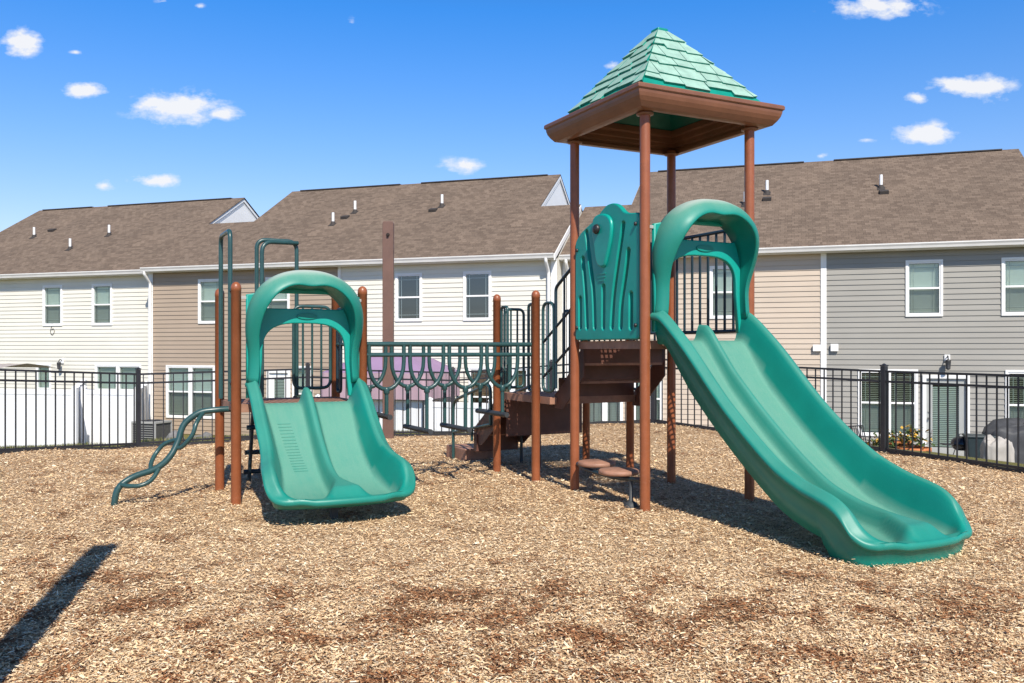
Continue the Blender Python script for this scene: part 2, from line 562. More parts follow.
# ------------------------------------------------------------------ terrain
FENCE = [(-8.05, 10.6), (-7.17, 12.35), (-6.06, 14.3), (-1.12, 16.7), (2.59, 16.2), (5.40, 12.8), (6.21, 10.7), (6.75, 9.0)]
FH = [0.0, 0.0, -.14, -.17, .10, -.05, -.06, -.05]
EDGE = [(-16, -5.0), (-12.5, 2)] + FENCE + [(9.6, 2), (13, -5.0)]
def edge_y(x):
    return lerp_tab(EDGE, x)
def ground_h(x, y):
    num, den = 0.0, 0.0
    for (fx, fy), h in zip(FENCE, FH):
        w = 1 / ((x - fx) ** 2 + (y - fy) ** 2 + .3) ** 1.6
        num += w * h; den += w
    w = 1 / ((x - 0) ** 2 / 4 + (y - 7.5) ** 2 / 2.5 + .5) ** 1.6 * 14
    den += w
    w = 1 / ((x - 0) ** 2 / 4 + (y - 2.5) ** 2 / 2 + .5) ** 1.6 * 10
    den += w
    base = num / den
    return base + .022 * mnoise.noise((x * .9, y * .9, 3.1)) + .014 * mnoise.noise((x * 2.7, y * 2.7, 8.1))
def fence_dist(x, y):
    """signed distance beyond the playground edge"""
    best = 1e9
    for (a, b), (c, d) in zip(EDGE, EDGE[1:]):
        ux, uy = c - a, d - b
        t = max(0, min(1, ((x - a) * ux + (y - b) * uy) / (ux * ux + uy * uy)))
        q = math.hypot(x - a - ux * t, y - b - uy * t)
        best = min(best, q)
    inside = (-16 < x < 13) and y < edge_y(x)
    return -best if inside else best
def terrain_h(x, y):
    d = fence_dist(x, y)
    if y < 0: base = 0.0
    else: base = ground_h(x, min(y, 40)) if d < 3 else 0.0
    low = -1.40
    k = sstep(.5, 7.5, d)
    return (ground_h(x, y) if abs(x) < 20 and -6 < y < 20 else 0.0) * (1 - k) + low * k - .03

def sheet(name, xs, ys_fn, nrow, hfn, mat, smooth=True):
    vs, fs = [], []
    nx = len(xs)
    for x in xs:
        y0, y1 = ys_fn(x)
        for j in range(nrow + 1):
            y = y0 + (y1 - y0) * j / nrow
            vs.append((x, y, hfn(x, y)))
    for i in range(nx - 1):
        for j in range(nrow):
            a = i * (nrow + 1) + j
            fs.append((a, a + nrow + 1, a + nrow + 2, a + 1))
    b = MB(); b.add(vs, fs, 0, smooth)
    return b.build(name, mat, fix=False)

def grid_lines():
    a = [-900, -400, -180, -90, -60, -45, -35, -28]
    a += [-24 + i * .6 for i in range(int(48 / .6) + 1)]
    a += [28, 35, 45, 60, 90, 180, 400, 900]
    return a
gx = grid_lines()
gy = [-600, -200, -80, -40, -20] + [-12 + i * .6 for i in range(int(60 / .6) + 1)] + [52, 60, 75, 100, 160, 300, 700, 1500]
vs = [(x, y, terrain_h(x, y)) for x in gx for y in gy]
ny = len(gy)
fs = [(i * ny + j, (i + 1) * ny + j, (i + 1) * ny + j + 1, i * ny + j + 1) for i in range(len(gx) - 1) for j in range(ny - 1)]
b = MB(); b.add(vs, fs, 0, True)
g = b.build('ground', M['lawn'], fix=False); tag(g, kind='structure')

xs = sorted(set([-16 + i * .2 for i in range(int(29 / .2) + 1)]))
mul = sheet('mulch_bed', xs, lambda x: (-6.0, edge_y(x) - .02), 130, lambda x, y: ground_h(x, y) + .012, M['mulch'])
tag(mul, kind='structure')

# black edging strip along the fence foot
b = MB()
for (p, q) in zip(FENCE, FENCE[1:]):
    n = 12
    for i in range(n):
        a = Vector((*p, 0)).lerp(Vector((*q, 0)), i / n); c = Vector((*p, 0)).lerp(Vector((*q, 0)), (i + 1) / n)
        nrm = Vector((-(q[1] - p[1]), q[0] - p[0], 0)).normalized() * .025
        za, zc = ground_h(a.x, a.y), ground_h(c.x, c.y)
        va = [a - nrm + Vector((0, 0, za - .1)), a + nrm + Vector((0, 0, za - .1)), a + nrm + Vector((0, 0, za + .055)), a - nrm + Vector((0, 0, za + .055))]
        vc = [c - nrm + Vector((0, 0, zc - .1)), c + nrm + Vector((0, 0, zc - .1)), c + nrm + Vector((0, 0, zc + .055)), c - nrm + Vector((0, 0, zc + .055))]
        b.add(va + vc, [(0, 4, 5, 1), (1, 5, 6, 2), (2, 6, 7, 3), (3, 7, 4, 0)])
e = b.build('edging_strip', M['edging'])
tag(e, 'low black edging board along the foot of the black picket fence', 'edging')

# ------------------------------------------------------------------ loose wood chips
def chips(n):
    y = (2.6 ** -.35 + rng.random(n) * (16.5 ** -.35 - 2.6 ** -.35)) ** (-1 / .35)
    x = (rng.random(n) * 2 - 1) * (.66 * y + .8)
    ey = np.interp(x, [p[0] for p in EDGE], [p[1] for p in EDGE])
    keep = y < ey - .06
    x, y = x[keep], y[keep]; n = len(x)
    # bilinear height table
    gxs = np.arange(-13, 13.01, .25); gys = np.arange(2, 17.51, .25)
    H = np.array([[ground_h(a, c) for c in gys] for a in gxs])
    fx = (x + 13) / .25; fy = (y - 2) / .25
    i = np.clip(fx.astype(int), 0, len(gxs) - 2); j = np.clip(fy.astype(int), 0, len(gys) - 2)
    tx, ty = fx - i, fy - j
    z = (H[i, j] * (1 - tx) * (1 - ty) + H[i + 1, j] * tx * (1 - ty) + H[i, j + 1] * (1 - tx) * ty + H[i + 1, j + 1] * tx * ty)
    ln = np.clip(np.exp(rng.normal(math.log(.0195), .30, n)), .008, .036) * .5
    wd = ln * rng.uniform(.16, .42, n)
    far = np.clip((y - 6) / 6, 0, 1)
    big = rng.random(n) < .012
    ln = np.where(big, ln * 1.9, ln); wd = np.where(big, wd * 1.4, wd)
    ln *= 1 + .35 * far; wd *= 1 + .5 * far
    az = rng.uniform(0, 2 * PI, n)
    pitch = rng.normal(0, .2, n); roll = rng.normal(0, .32, n)
    z = z + .012 + np.abs(rng.normal(0, .010, n)) + ln * np.abs(np.sin(pitch)) * .6
    ca, sa = np.cos(az), np.sin(az); cp, sp_ = np.cos(pitch), np.sin(pitch); cr, sr = np.cos(roll), np.sin(roll)
    ax = np.stack([ca * cp, sa * cp, sp_], 1)
    bx = np.stack([-sa * cr + ca * sp_ * sr, ca * cr + sa * sp_ * sr, -cp * sr], 1)
    c0 = np.stack([x, y, z], 1)
    t1 = rng.uniform(.25, 1, n)[:, None]; t2 = rng.uniform(.4, 1, n)[:, None]
    L_, W_ = ln[:, None], wd[:, None]
    v0 = c0 - ax * L_ - bx * W_ * t1
    v1 = c0 + ax * L_ - bx * W_ * t2
    v2 = c0 + ax * L_ * rng.uniform(.7, 1, n)[:, None] + bx * W_ * t1
    v3 = c0 - ax * L_ * rng.uniform(.7, 1, n)[:, None] + bx * W_
    V = np.stack([v0, v1, v2, v3], 1).reshape(-1, 3).astype(np.float32)
    me = bpy.data.meshes.new('mulch_chips')
    me.vertices.add(4 * n); me.vertices.foreach_set('co', V.ravel())
    me.loops.add(4 * n); me.loops.foreach_set('vertex_index', np.arange(4 * n, dtype=np.int32))
    me.polygons.add(n)
    me.polygons.foreach_set('loop_start', np.arange(0, 4 * n, 4, dtype=np.int32))
    me.polygons.foreach_set('loop_total', np.full(n, 4, dtype=np.int32))
    me.update(calc_edges=True)
    me.materials.append(M['chip'])
    o = bpy.data.objects.new('mulch_chips', me); C.objects.link(o)
    tag(o, 'loose tan and reddish wood chips covering the playground', 'wood chips', kind='stuff')
chips(620000)

def grass():
    n = 26000
    P = []
    pts = FENCE
    vs, fs = [], []
    for k in range(n):
        i = random.choice((0, 1, 1, 1, 2, 2, 2))
        (a, c), (d, e_) = pts[i], pts[i + 1]
        t = random.random()
        x, y = a + (d - a) * t, c + (e_ - c) * t
        nx, ny_ = -(e_ - c), (d - a)
        l = math.hypot(nx, ny_)
        off = .12 + abs(random.gauss(0, 1.6))
        x += nx / l * off; y += ny_ / l * off
        z = terrain_h(x, y)
        h = random.uniform(.03, .10); an = random.uniform(0, PI); w = .006
        lx, ly = random.gauss(0, .03), random.gauss(0, .03)
        k0 = len(vs)
        vs += [(x - w * math.cos(an), y - w * math.sin(an), z), (x + w * math.cos(an), y + w * math.sin(an), z), (x + lx, y + ly, z + h)]
        fs.append((k0, k0 + 1, k0 + 2))
    b = MB(); b.add(vs, fs)
    tag(b.build('grass', M['blade'], fix=False), 'short dry grass growing behind the black picket fence', 'grass', kind='stuff')
grass()

# ------------------------------------------------------------------ black picket fence
def picket_fence():
    root = empty('picket_fence', (FENCE[3][0], FENCE[3][1], ground_h(*FENCE[3])))
    tag(root, 'long black metal picket fence with square posts running round the wood chip play area', 'fence')
    off = Vector(root.location)
    P = [Vector((x, y, ground_h(x, y))) for x, y in FENCE]
    # mid posts of long sections
    nodes = [P[0], P[1], P[2], P[2].lerp(P[3], .5), P[3], P[3].lerp(P[4], .5), P[4], P[4].lerp(P[5], .5), P[5], P[6], P[7]]
    for p in nodes: p.z = ground_h(p.x, p.y)
    for i, p in enumerate(nodes):
        if i in (1, 9): continue
        nxt = nodes[min(i + 1, len(nodes) - 1)]; prv = nodes[max(i - 1, 0)]
        d = (nxt - prv); an = math.atan2(d.y, d.x)
        m = Matrix.Rotation(an, 3, 'Z')
        big = .038 if i in (6, 8) else .033
        b = MB()
        q = p - off
        b.box((q.x - big, q.y - big, q.z - .2), (q.x + big, q.y + big, q.z + 1.27), rot=m)
        b.box((q.x - big - .006, q.y - big - .006, q.z + 1.272), (q.x + big + .006, q.y + big + .006, q.z + 1.292), rot=m)
        b.lathe([(big * .95, 1.293), (big * .5, 1.305), (.004, 1.312)], 8, at=q)
        po = b.build('fence_post', M['fence'], root, .004)
    def spacing(i): return .150
    segs = list(zip(nodes, nodes[1:]))
    for i, (p, q) in enumerate(segs):
        b = MB()
        L = (q - p).length; d = (q - p).normalized()
        an = math.atan2(d.y, d.x)
        rot = Matrix.Rotation(an, 4, 'Z')
        nn = Vector((-d.y, d.x, 0)).normalized()
        for h in (.075, 1.05, 1.195):
            a0 = p - off + Vector((0, 0, h)); a1 = q - off + Vector((0, 0, h))
            hw, hh = .015, .0155
            u = Vector((0, 0, hh)); w = nn * hw
            b.add([a0 - w - u, a0 + w - u, a0 + w + u, a0 - w + u, a1 - w - u, a1 + w - u, a1 + w + u, a1 - w + u],
                  [(0, 1, 2, 3), (7, 6, 5, 4), (0, 4, 5, 1), (1, 5, 6, 2), (2, 6, 7, 3), (3, 7, 4, 0)])
        n = max(2, round(L / spacing(i)))
        for k in range(n):
            t = (k + .5) / n
            c = p.lerp(q, t) - off
            m = Matrix.Rotation(an, 3, 'Z')
            b.box((c.x - .008, c.y - .008, c.z + .03), (c.x + .008, c.y + .008, c.z + 1.18), rot=m)
        b.build('picket_panel', M['fence'], root)
picket_fence()

# ------------------------------------------------------------------ the play structure
PS_YAW = R(27.0)
PS = empty('play_structure', (1.194, 7.92, 0), PS_YAW)
tag(PS, 'green and brown playground structure with roofed tower, two double slides, stairs and hanging step bridge', 'play structure')
D1, D2 = 1.54, .945       # tall deck, low deck

def post(u, v, top, cap=True, r=.0465):
    b = MB()
    prof = [(r, -.35), (r, top - .05)]
    if cap:
        prof = [(r, -.35), (r, top - .075), (r + .0015, top - .074), (r + .0015, top - .040), (r * .93, top - .018), (r * .72, top - .004), (r * .38, top + .008), (.004, top + .012)]
    b.lathe(prof, 24, at=(u, v, 0))
    return b.build('post', M['post'], PS)
TW = 1.22
for (u, v) in ((0, 0), (0, TW), (TW, 0), (TW, TW)):
    post(u, v, 3.66, False, .047)
V0, V1 = 2.0, 2.965
for (u, v, t) in ((-.028, V0, 2.10), (-.032, V1, 2.11), (TW, V0, 2.10), (TW, V1, 2.10), (-3.215, V0, 2.08), (-1.995, V0, 2.08), (-3.215, V1, 2.08), (-1.995, V1, 2.08)):
    post(u, v, t)

def perforated(b, lo, hi, z, pitch=.055, hole=.60):
    """sheet with a staggered grid of square-ish holes"""
    (x0, y0), (x1, y1) = lo, hi
    nx = max(1, int((x1 - x0) / pitch)); ny_ = max(1, int((y1 - y0) / pitch))
    def cuts(a, c, n):
        p = (c - a) / n; out = [a]
        for i in range(n):
            out += [a + p * (i + .5 - hole / 2), a + p * (i + .5 + hole / 2)]
        return out + [c]
    X, Y = cuts(x0, x1, nx), cuts(y0, y1, ny_)
    vs = [(x, y, z) for x in X for y in Y]
    m = len(Y)
    fs = []
    for i in range(len(X) - 1):
        for j in range(len(Y) - 1):
            if i % 2 == 1 and j % 2 == 1: continue
            fs.append((i * m + j, (i + 1) * m + j, (i + 1) * m + j + 1, i * m + j + 1))
    b.add(vs, fs)

def deck(u0, v0, u1, v1, z, name='deck', mat='deck', edge=.075):
    b = MB()
    perforated(b, (u0, v0), (u1, v1), z)
    t = .012
    b.box((u0 - t, v0 - t, z - edge), (u1 + t, v0, z + .002))
    b.box((u0 - t, v1, z - edge), (u1 + t, v1 + t, z + .002))
    b.box((u0 - t, v0, z - edge), (u0, v1, z + .002))
    b.box((u1, v0, z - edge), (u1 + t, v1, z + .002))
    return b.build(name, M[mat], PS, fix=False)
pr = .068
deck(pr - .03, pr - .03, TW - pr + .03, TW - .01, D1)
deck(.02, 1.76, TW - .02, V1 + .01, D2)
deck(-3.215 + .02, V0 + .0, -1.995 - .02, V1 - .0, D2)

# --- stairs: upper and lower flights
def flight(steps, u0, u1, stringer):
    """steps: list of (v0,v1,z)"""
    st = empty('stairs', (0, 0, 0), 0, PS)
    for (a, c, z) in steps:
        b = MB()
        perforated(b, (u0 + .02, a), (u1 - .02, c), z)
        b.box((u0 + .02, a - .006, z - .045), (u1 - .02, a, z + .001))
        b.box((u0 + .02, c, z - .045), (u1 - .02, c + .006, z + .001))
        b.build('tread', M['deck'], st, fix=False)
    for u in (u0, u1):
        b = MB()
        b.prism(stringer, .012, axis='x', at=u - .006)
        b.build('stringer', M['tread_brown'], st)
    return st
upper = flight([(1.225, 1.485, D1 - .20), (1.49, 1.752, D1 - .40)], .10, TW - .10,
               [(1.20, D1 - .02), (1.20, D1 - .36), (1.62, D2 - .12), (1.80, D2 - .12), (1.80, D2 + .02), (1.60, D2 + .16)])
for (v, zt, zb) in ((1.222, D1 - .07, D1 - .20), (1.488, D1 - .205, D1 - .40), (1.754, D1 - .405, D2 - .02)):
    b = MB(); b.box((.12, v - .004, zb - .02), (TW - .12, v + .002, zt + .02))
    b.build('riser', M['tread_brown'], upper)
lower = flight([(V1 + .02, V1 + .34, .69), (V1 + .36, V1 + .74, .44)], .03, .62,
               [(V1 + .02, D2 - .02), (V1 + .02, D2 - .34), (V1 + .55, .26), (V1 + .78, .26), (V1 + .78, .46), (V1 + .40, .70)])
for (v, zt, zb) in ((V1 + .016, D2 - .07, .67), (V1 + .35, .68, .43), (V1 + .745, .43, .20)):
    b = MB(); b.box((.05, v - .004, zb - .02), (.60, v + .002, zt))
    b.build('riser', M['tread_brown'], lower)
b = MB()     # bottom step: a boxed platform
b.box((.0, V1 + 1.0, -.05), (.50, V1 + 1.64, .165))
b.build('bottom_step', M['deck'], lower, .01)
b = MB()
b.box((.0, V1 + .66, .17), (.60, V1 + .74, .40))
b.build('step_front', M['tread_brown'], lower, .006)
def stair_rail(u):
    b = MB()
    b.tube(fillet([(u, V1 + .20, .55), (u, V1 + .20, 1.05), (u, V1 + 1.35, .78), (u, V1 + 1.35, -.1)], .14), .021, 10)
    b.tube(fillet([(u, V1 + .75, .3), (u, V1 + .75, .92)], .05), .018, 10)
    b.tube(fillet([(u, V1 + .2, .55), (u, V1 + 1.35, .36)], .05), .018, 10)
    b.build('handrail', M['tube'], lower)
stair_rail(-.02); stair_rail(.66)
b = MB(); b.box((.08, V1 - .03, .42), (TW - .08, V1 - .018, D2 - .08)); b.build('skirt_panel', M['tread_brown'], PS)
for (u_, v_) in ((.56, V1 + .50), (.56, V1 + .02)):
    b = MB(); b.bar((u_, v_, -.1), (u_, v_, .45), .02, 8); b.build('stair_leg', M['navy'], lower)

# --- vertical bar guards
def guard(a, c, z0, z1, n, name='guard_rail', mat='tube', r=.0175, rb=.0125, rc=.09, dz=0.0, parent=PS):
    """rounded frame between plan points a and c, dz = how much higher the c end is"""
    a = Vector((*a, 0)); c = Vector((*c, 0))
    b = MB()
    Z = Vector((0, 0, 1))
    pts = [a + Z * z0, a + Z * z1, c + Z * (z1 + dz), c + Z * (z0 + dz)]
    b.tube(fillet(pts, rc, 6, True), r, 8, closed=True)
    for i in range(n):
        t = (i + 1) / (n + 1)
        p = a.lerp(c, t)
        b.bar(p + Z * (z0 + dz * t), p + Z * (z1 + dz * t), rb, 7)
    return b.build(name, M[mat], parent)
# tower, far right side
b = MB()
u = TW
for z in (D1 + .10, D1 + 1.10): b.bar((u, .05, z), (u, TW - .05, z), .019, 8)
for i in range(9):
    v = .10 + (TW - .2) * i / 8
    b.bar((u, v, D1 + .10), (u, v, D1 + 1.10), .0135, 8)
b.build('guard_rail', M['navy'], PS)
# tower, beside the stair opening
guard((.075, TW + .0), (.36, TW + .0), D1 + .1, D1 + 1.05, 2, mat='navy')
guard((TW - .36, TW), (TW - .075, TW), D1 + .1, D1 + 1.05, 2, mat='navy')
# upper flight sides
for u in (.03, TW - .03):
    b = MB()
    pts = [(u, 1.30, D1 - .05), (u, 1.30, D1 + .78), (u, 1.66, D1 + .58), (u, 1.66, D2 + .10)]
    b.tube(fillet(pts, .05, 6, False), .018, 8)
    b.tube([(u, 1.24, D1 + .02), (u, 1.92, D2 + .22)], .014, 8)
    b.tube([(u, 1.24, D1 + .40), (u, 1.92, D2 + .60)], .014, 8)
    b.bar((u, 1.48, D1 - .15), (u, 1.48, D1 + .66), .0125)
    b.build('handrail', M['navy'], PS)
    guard((u, 1.70), (u, V0 - .06), D2 + .06, D2 + 1.02, 1)
# landing
guard((TW, V0 + .07), (TW, V1 - .07), D2 + .06, D2 + 1.02, 6)
guard((0, V0 + .06), (0, V0 + .22), D2 + .06, D2 + 1.02, 1, rc=.05)
guard((0, V1 - .22), (0, V1 - .06), D2 + .06, D2 + 1.02, 1, rc=.05)
guard((.07, V1), (.33, V1), D2 + .06, D2 + 1.0, 2, rc=.07)
guard((TW - .33, V1), (TW - .07, V1), D2 + .06, D2 + 1.0, 2, rc=.07)
# low deck: rear guard right of the rear hoop
guard((-2.455, V1), (-2.055, V1), D2 + .10, D2 + .98, 3)
guard((-1.995, V0 + .07), (-1.995, V0 + .20), D2 + .06, D2 + .95, 0, rc=.05, mat='navy')
guard((-1.995, V1 - .20), (-1.995, V1 - .07), D2 + .06, D2 + .95, 0, rc=.05, mat='navy')

# --- green fan panel between the two left tower posts (plane u = 0)
def panel():
    def vh(xc, yc):   # crop px of the photo's detail -> panel plane
        v = 1.14 - (xc - 95) / 230 * 1.06
        ypx = 180 + .278 * yc
        z = 7.92 + .883 * v
        return (v, EYE + (HZ - ypx) / F * z)
    outer = [(.055, D1 + .012), (.055, 2.70), (.20, 2.71), (.30, 2.735), (.37, 2.80), (.46, 2.845), (.58, 2.845), (.68, 2.80), (.78, 2.73), (.92, 2.685), (1.06, 2.63), (1.165, 2.55), (1.165, D1 + .012)]
    o2 = fillet([(a, c, 0) for a, c in outer], .05, 4, True)
    outs = [[(p.x, p.y) for p in o2]]
    SL = [[(110, 428), (110, 528)], [(121, 285), (132, 400), (138, 528)], [(136, 190), (150, 290), (164, 400), (169, 528)],
          [(276, 160), (262, 260), (243, 400), (234, 528)], [(203, 385), (202, 528)], [(294, 255), (284, 340), (270, 440), (266, 528)], [(303, 412), (302, 528)]]
    for sl in SL:
        pts = [vh(*p) for p in sl]
        cl = catmull([(a, c, 0) for a, c in pts], 6) if len(pts) > 2 else [Vector((*pts[0], 0)), Vector((*pts[1], 0))]
        L, Rr = [], []
        w = .030
        for i, p in enumerate(cl):
            t = (cl[min(i + 1, len(cl) - 1)] - cl[max(i - 1, 0)]).normalized()
            nn = Vector((-t.y, t.x, 0))
            ww = w
            L.append(p + nn * ww); Rr.append(p - nn * ww)
        t0 = (cl[0] - cl[1]).normalized(); t1 = (cl[-1] - cl[-2]).normalized()
        capA = [cl[-1] + t1 * (w * math.cos(q)) + Vector((-t1.y, t1.x, 0)) * (w * math.sin(q)) for q in (R(60), R(25), 0, R(-25), R(-60))]
        capB = [cl[0] + t0 * (w * math.cos(q)) + Vector((-t0.y, t0.x, 0)) * (w * math.sin(q)) for q in (R(60), R(25), 0, R(-25), R(-60))]
        ring = L + capA + Rr[::-1] + capB
        outs.append([(p.x, p.y) for p in ring])
    p = plate(outs, .055, .012, lambda a, c, d: Vector((d, a, c)), 'fan_panel', M['green_panel'], PS)
    p['label'] = 'green moulded panel with fanned slots'
    for f in p.data.polygons: f.use_smooth = False
    pod = [(200, 122), (228, 130), (240, 160), (236, 215), (222, 280), (212, 312), (192, 312), (180, 290), (172, 230), (166, 180), (172, 138)]
    pp = catmull([(*vh(*q), 0) for q in pod], 5, True)
    plate([[(q.x, q.y) for q in pp]], .05, .02, lambda a, c, d: Vector((-.03 + d, a, c)), 'pod', M['green_pod'], p)
    v, h = vh(189, 178)
    b = MB()
    b.lathe([(.045, 0), (.05, .012), (.042, .03), (.022, .04), (.003, .043)], 16)
    b.v = [(-.055 - z, v + x, h + y) for x, y, z in b.v]
    b.build('knob', M['bolt'], p)
    b = MB()
    for i in range(3):
        vv, hh = vh(195, 338 + i * 12)
        b.box((-.034, vv - .085 + .01 * i, hh - .004), (-.0285, vv + .085 - .02 * i, hh + .006))
    b.build('embossed_lines', M['green_pod'], p)
    for (vv, hh) in ((.10, D1 + .14), (.10, 2.60), (1.12, D1 + .14), (1.12, 2.46)):
        c = MB(); b2 = MB(); c.lathe([(.018, 0), (.018, .012), (.008, .018)], 10)
        b2.add([(-.03 - z, vv + x, hh + y) for x, y, z in c.v], c.f, 0, True)
        b2.build('bolt_cap', M['bolt'], p)
panel()

# --- double slides
def double_slide(uc, v_start, Dk, run, bed_tab, rail_tab, foot, label, half=.56, flare=.035):
    """runs from v_start toward -v: a moulded top sheet with two beds, a divider, side rails and a rolled exit rim"""
    NX = 81
    stations = []
    r = .20
    n0 = int((run - r) / .028) + 1
    T = [i * (run - r) / n0 for i in range(n0)]
    for t in T: stations.append((t, 0.0))
    for k in range(0, 23):
        ph = k / 22 * PI / 2 * .93
        stations.append((run - r + r * math.sin(ph), ph))
    rows = []
    for (t, ph) in stations:
        w = half + flare * sstep(run * .45, run - r, t)
        if ph > 0: w = w - r * (1 - math.cos(ph))
        bed = smooth_tab(bed_tab, t)
        rail = smooth_tab(rail_tab, t)
        e = sstep(run - .42, run - .03, t)
        rim = .048 * sstep(run - .19, run - .05, t)
        prof = []
        rl = .075
        wall = .05 + .035 * sstep(0, .5, t)
        for i in range(NX):
            xx = (-1 + 2 * i / (NX - 1)) * w
            ax = abs(xx)
            inner = w - rl - wall
            k = sstep(inner - .03, inner + wall, ax)
            z = bed + rim + max(0.0, rail - bed - rim) * k
            q = max(0.0, (ax - (w - rl)) / rl)
            rk = min(1.0, max(0.0, rail - bed - rim) / .12)
            if q > 0: z += rk * (.012 * math.sin(min(1, q * 2) * PI) - .03 * q ** 2)
            ef = sstep(run - .38, run - .06, t)
            dw = .014 + .085 * ef
            dtop = bed + .145 * (1 - .10 * ef) * (1 - .62 * sstep(run - .13, run, t))
            kd = 1 - sstep(dw, dw + .065 + .055 * ef, ax)
            z = max(z, z + max(0.0, dtop - z) * kd)
            flat = (1 - k) * (1 - kd)
            wr = .15 + .85 * flat ** 2
            if kd > .75: wr = .42
            if ax > w - rl * 1.15: wr = .34
            elif k > .2: wr = .03
            wr *= 1 - .7 * rim / .048
            prof.append((xx, z, wr))
        zf = foot(t)
        rows.append((t, prof, min(bed - .035, zf) if zf is not None else bed - .035))
    vs, wear, fs = [], [], []
    for (t, prof, zu) in rows:
        for x, z, wv in prof:
            hw_ = abs(prof[0][0])
            vs.append(Vector((uc + x, v_start - t - .075 * sstep(run - .5, run, t) * (1 - (x / hw_) ** 2), z))); wear.append(wv)
    n = len(rows)
    for i in range(n - 1):
        for k in range(NX - 1):
            fs.append((i * NX + k, i * NX + k + 1, (i + 1) * NX + k + 1, (i + 1) * NX + k))
    loop = [(i, 0) for i in range(n)] + [(n - 1, k) for k in range(1, NX)] + [(i, NX - 1) for i in range(n - 2, -1, -1)]
    base = [vs[i * NX + k].copy() for i, k in loop]
    zus = [rows[i][2] for i, k in loop]
    m = len(loop)
    outw = []
    for q in range(m):
        d = base[min(q + 1, m - 1)] - base[max(q - 1, 0)]
        o_ = Vector((d.y, -d.x, 0)); outw.append(o_.normalized())
    prev = [i * NX + k for i, k in loop]
    first_left, first_right = [], []
    for (off, dz, fr) in ((.009, -.008, 0), (.015, -.022, 0), (.013, -.042, 0), (.001, -.056, 0), (-.026, -.062, 0), (-.05, 0, .5), (-.075, 0, 1.0)):
        cur = []
        for q in range(m):
            pnt = base[q] + outw[q] * off
            pnt.z = max(base[q].z + dz, zus[q] + .002) if fr == 0 else base[q].z - .062 + (zus[q] - base[q].z + .062) * fr
            if fr and pnt.z > zus[q] + (1 - fr) * .001 and base[q].z - .062 < zus[q]: pnt.z = zus[q]
            cur.append(len(vs)); vs.append(pnt); wear.append(.12 if dz > -.05 and fr == 0 else 0.0)
        for q in range(m - 1): fs.append((prev[q], cur[q], cur[q + 1], prev[q + 1]))
        first_left.append(cur[0]); first_right.append(cur[-1])
        prev = cur
    for i in range(n - 1): fs.append((prev[i], prev[m - 1 - i], prev[m - 2 - i], prev[i + 1]))
    fs.append(tuple(prev[n - 1:n - 1 + NX]))
    b = MB(); b.add(vs, fs, 0, True)
    o = b.build('slide', M['slide'], PS, attrs={'wear': wear})
    o['label'] = label
    return o

tall_bed = [(0, D1 + .005), (.12, D1 - .02), (.3, D1 - .22), (.5, 1.10), (1.0, .67), (1.5, .32), (1.8, .205), (2.05, .155), (2.25, .125), (2.45, .115)]
tall_rail = [(0, D1 + .27), (.12, D1 + .25), (.3, 1.66), (.5, 1.49), (1.0, 1.02), (1.5, .655), (1.8, .52), (2.0, .465), (2.12, .425), (2.21, .36), (2.28, .265), (2.34, .20), (2.385, .178), (2.40, .177)]
tall_slide = double_slide(.61, -.02, D1, 2.40, tall_bed, tall_rail,
             lambda t: None if t < 1.95 else -.06 + (.16 * (1 - sstep(1.95, 2.12, t))), 'tall green double slide, faded on its beds')
low_bed = [(0, D2 + .005), (.10, D2 - .02), (.25, .79), (.5, .55), (.8, .335), (1.05, .235), (1.25, .205), (1.46, .20)]
low_rail = [(0, D2 + .24), (.10, D2 + .22), (.25, 1.06), (.5, .83), (.75, .63), (.95, .54), (1.10, .505), (1.20, .46), (1.28, .37), (1.35, .29), (1.40, .264), (1.42, .262)]
low_slide = double_slide(-2.565, V0 - .02, D2, 1.42, low_bed, low_rail, lambda t: None, 'short green double slide, faded on its beds', .56, .075)
b = MB()
b.box((-2.635, V0 - 1.18, -.2), (-2.575, V0 - 1.12, .24)); b.build('slide_leg', M['rung'], PS, .004)

b = MB()
for i in range(17):
    t = .27 + i * .028
    z = smooth_tab(low_bed, t) + .0015
    x = -2.565 - .27 + .05 * (i / 16)
    sl = math.atan2(smooth_tab(low_bed, t + .01) - smooth_tab(low_bed, t - .01), .02)
    b.box((x - .06, V0 - .02 - t - .005, z - .004), (x + .06, V0 - .02 - t + .005, z + .0022), 0, Matrix.Rotation(-sl, 3, 'X'))
b.build('grip_ribs', M['slide'], low_slide, attrs={'wear': [.75] * len(b.v)})

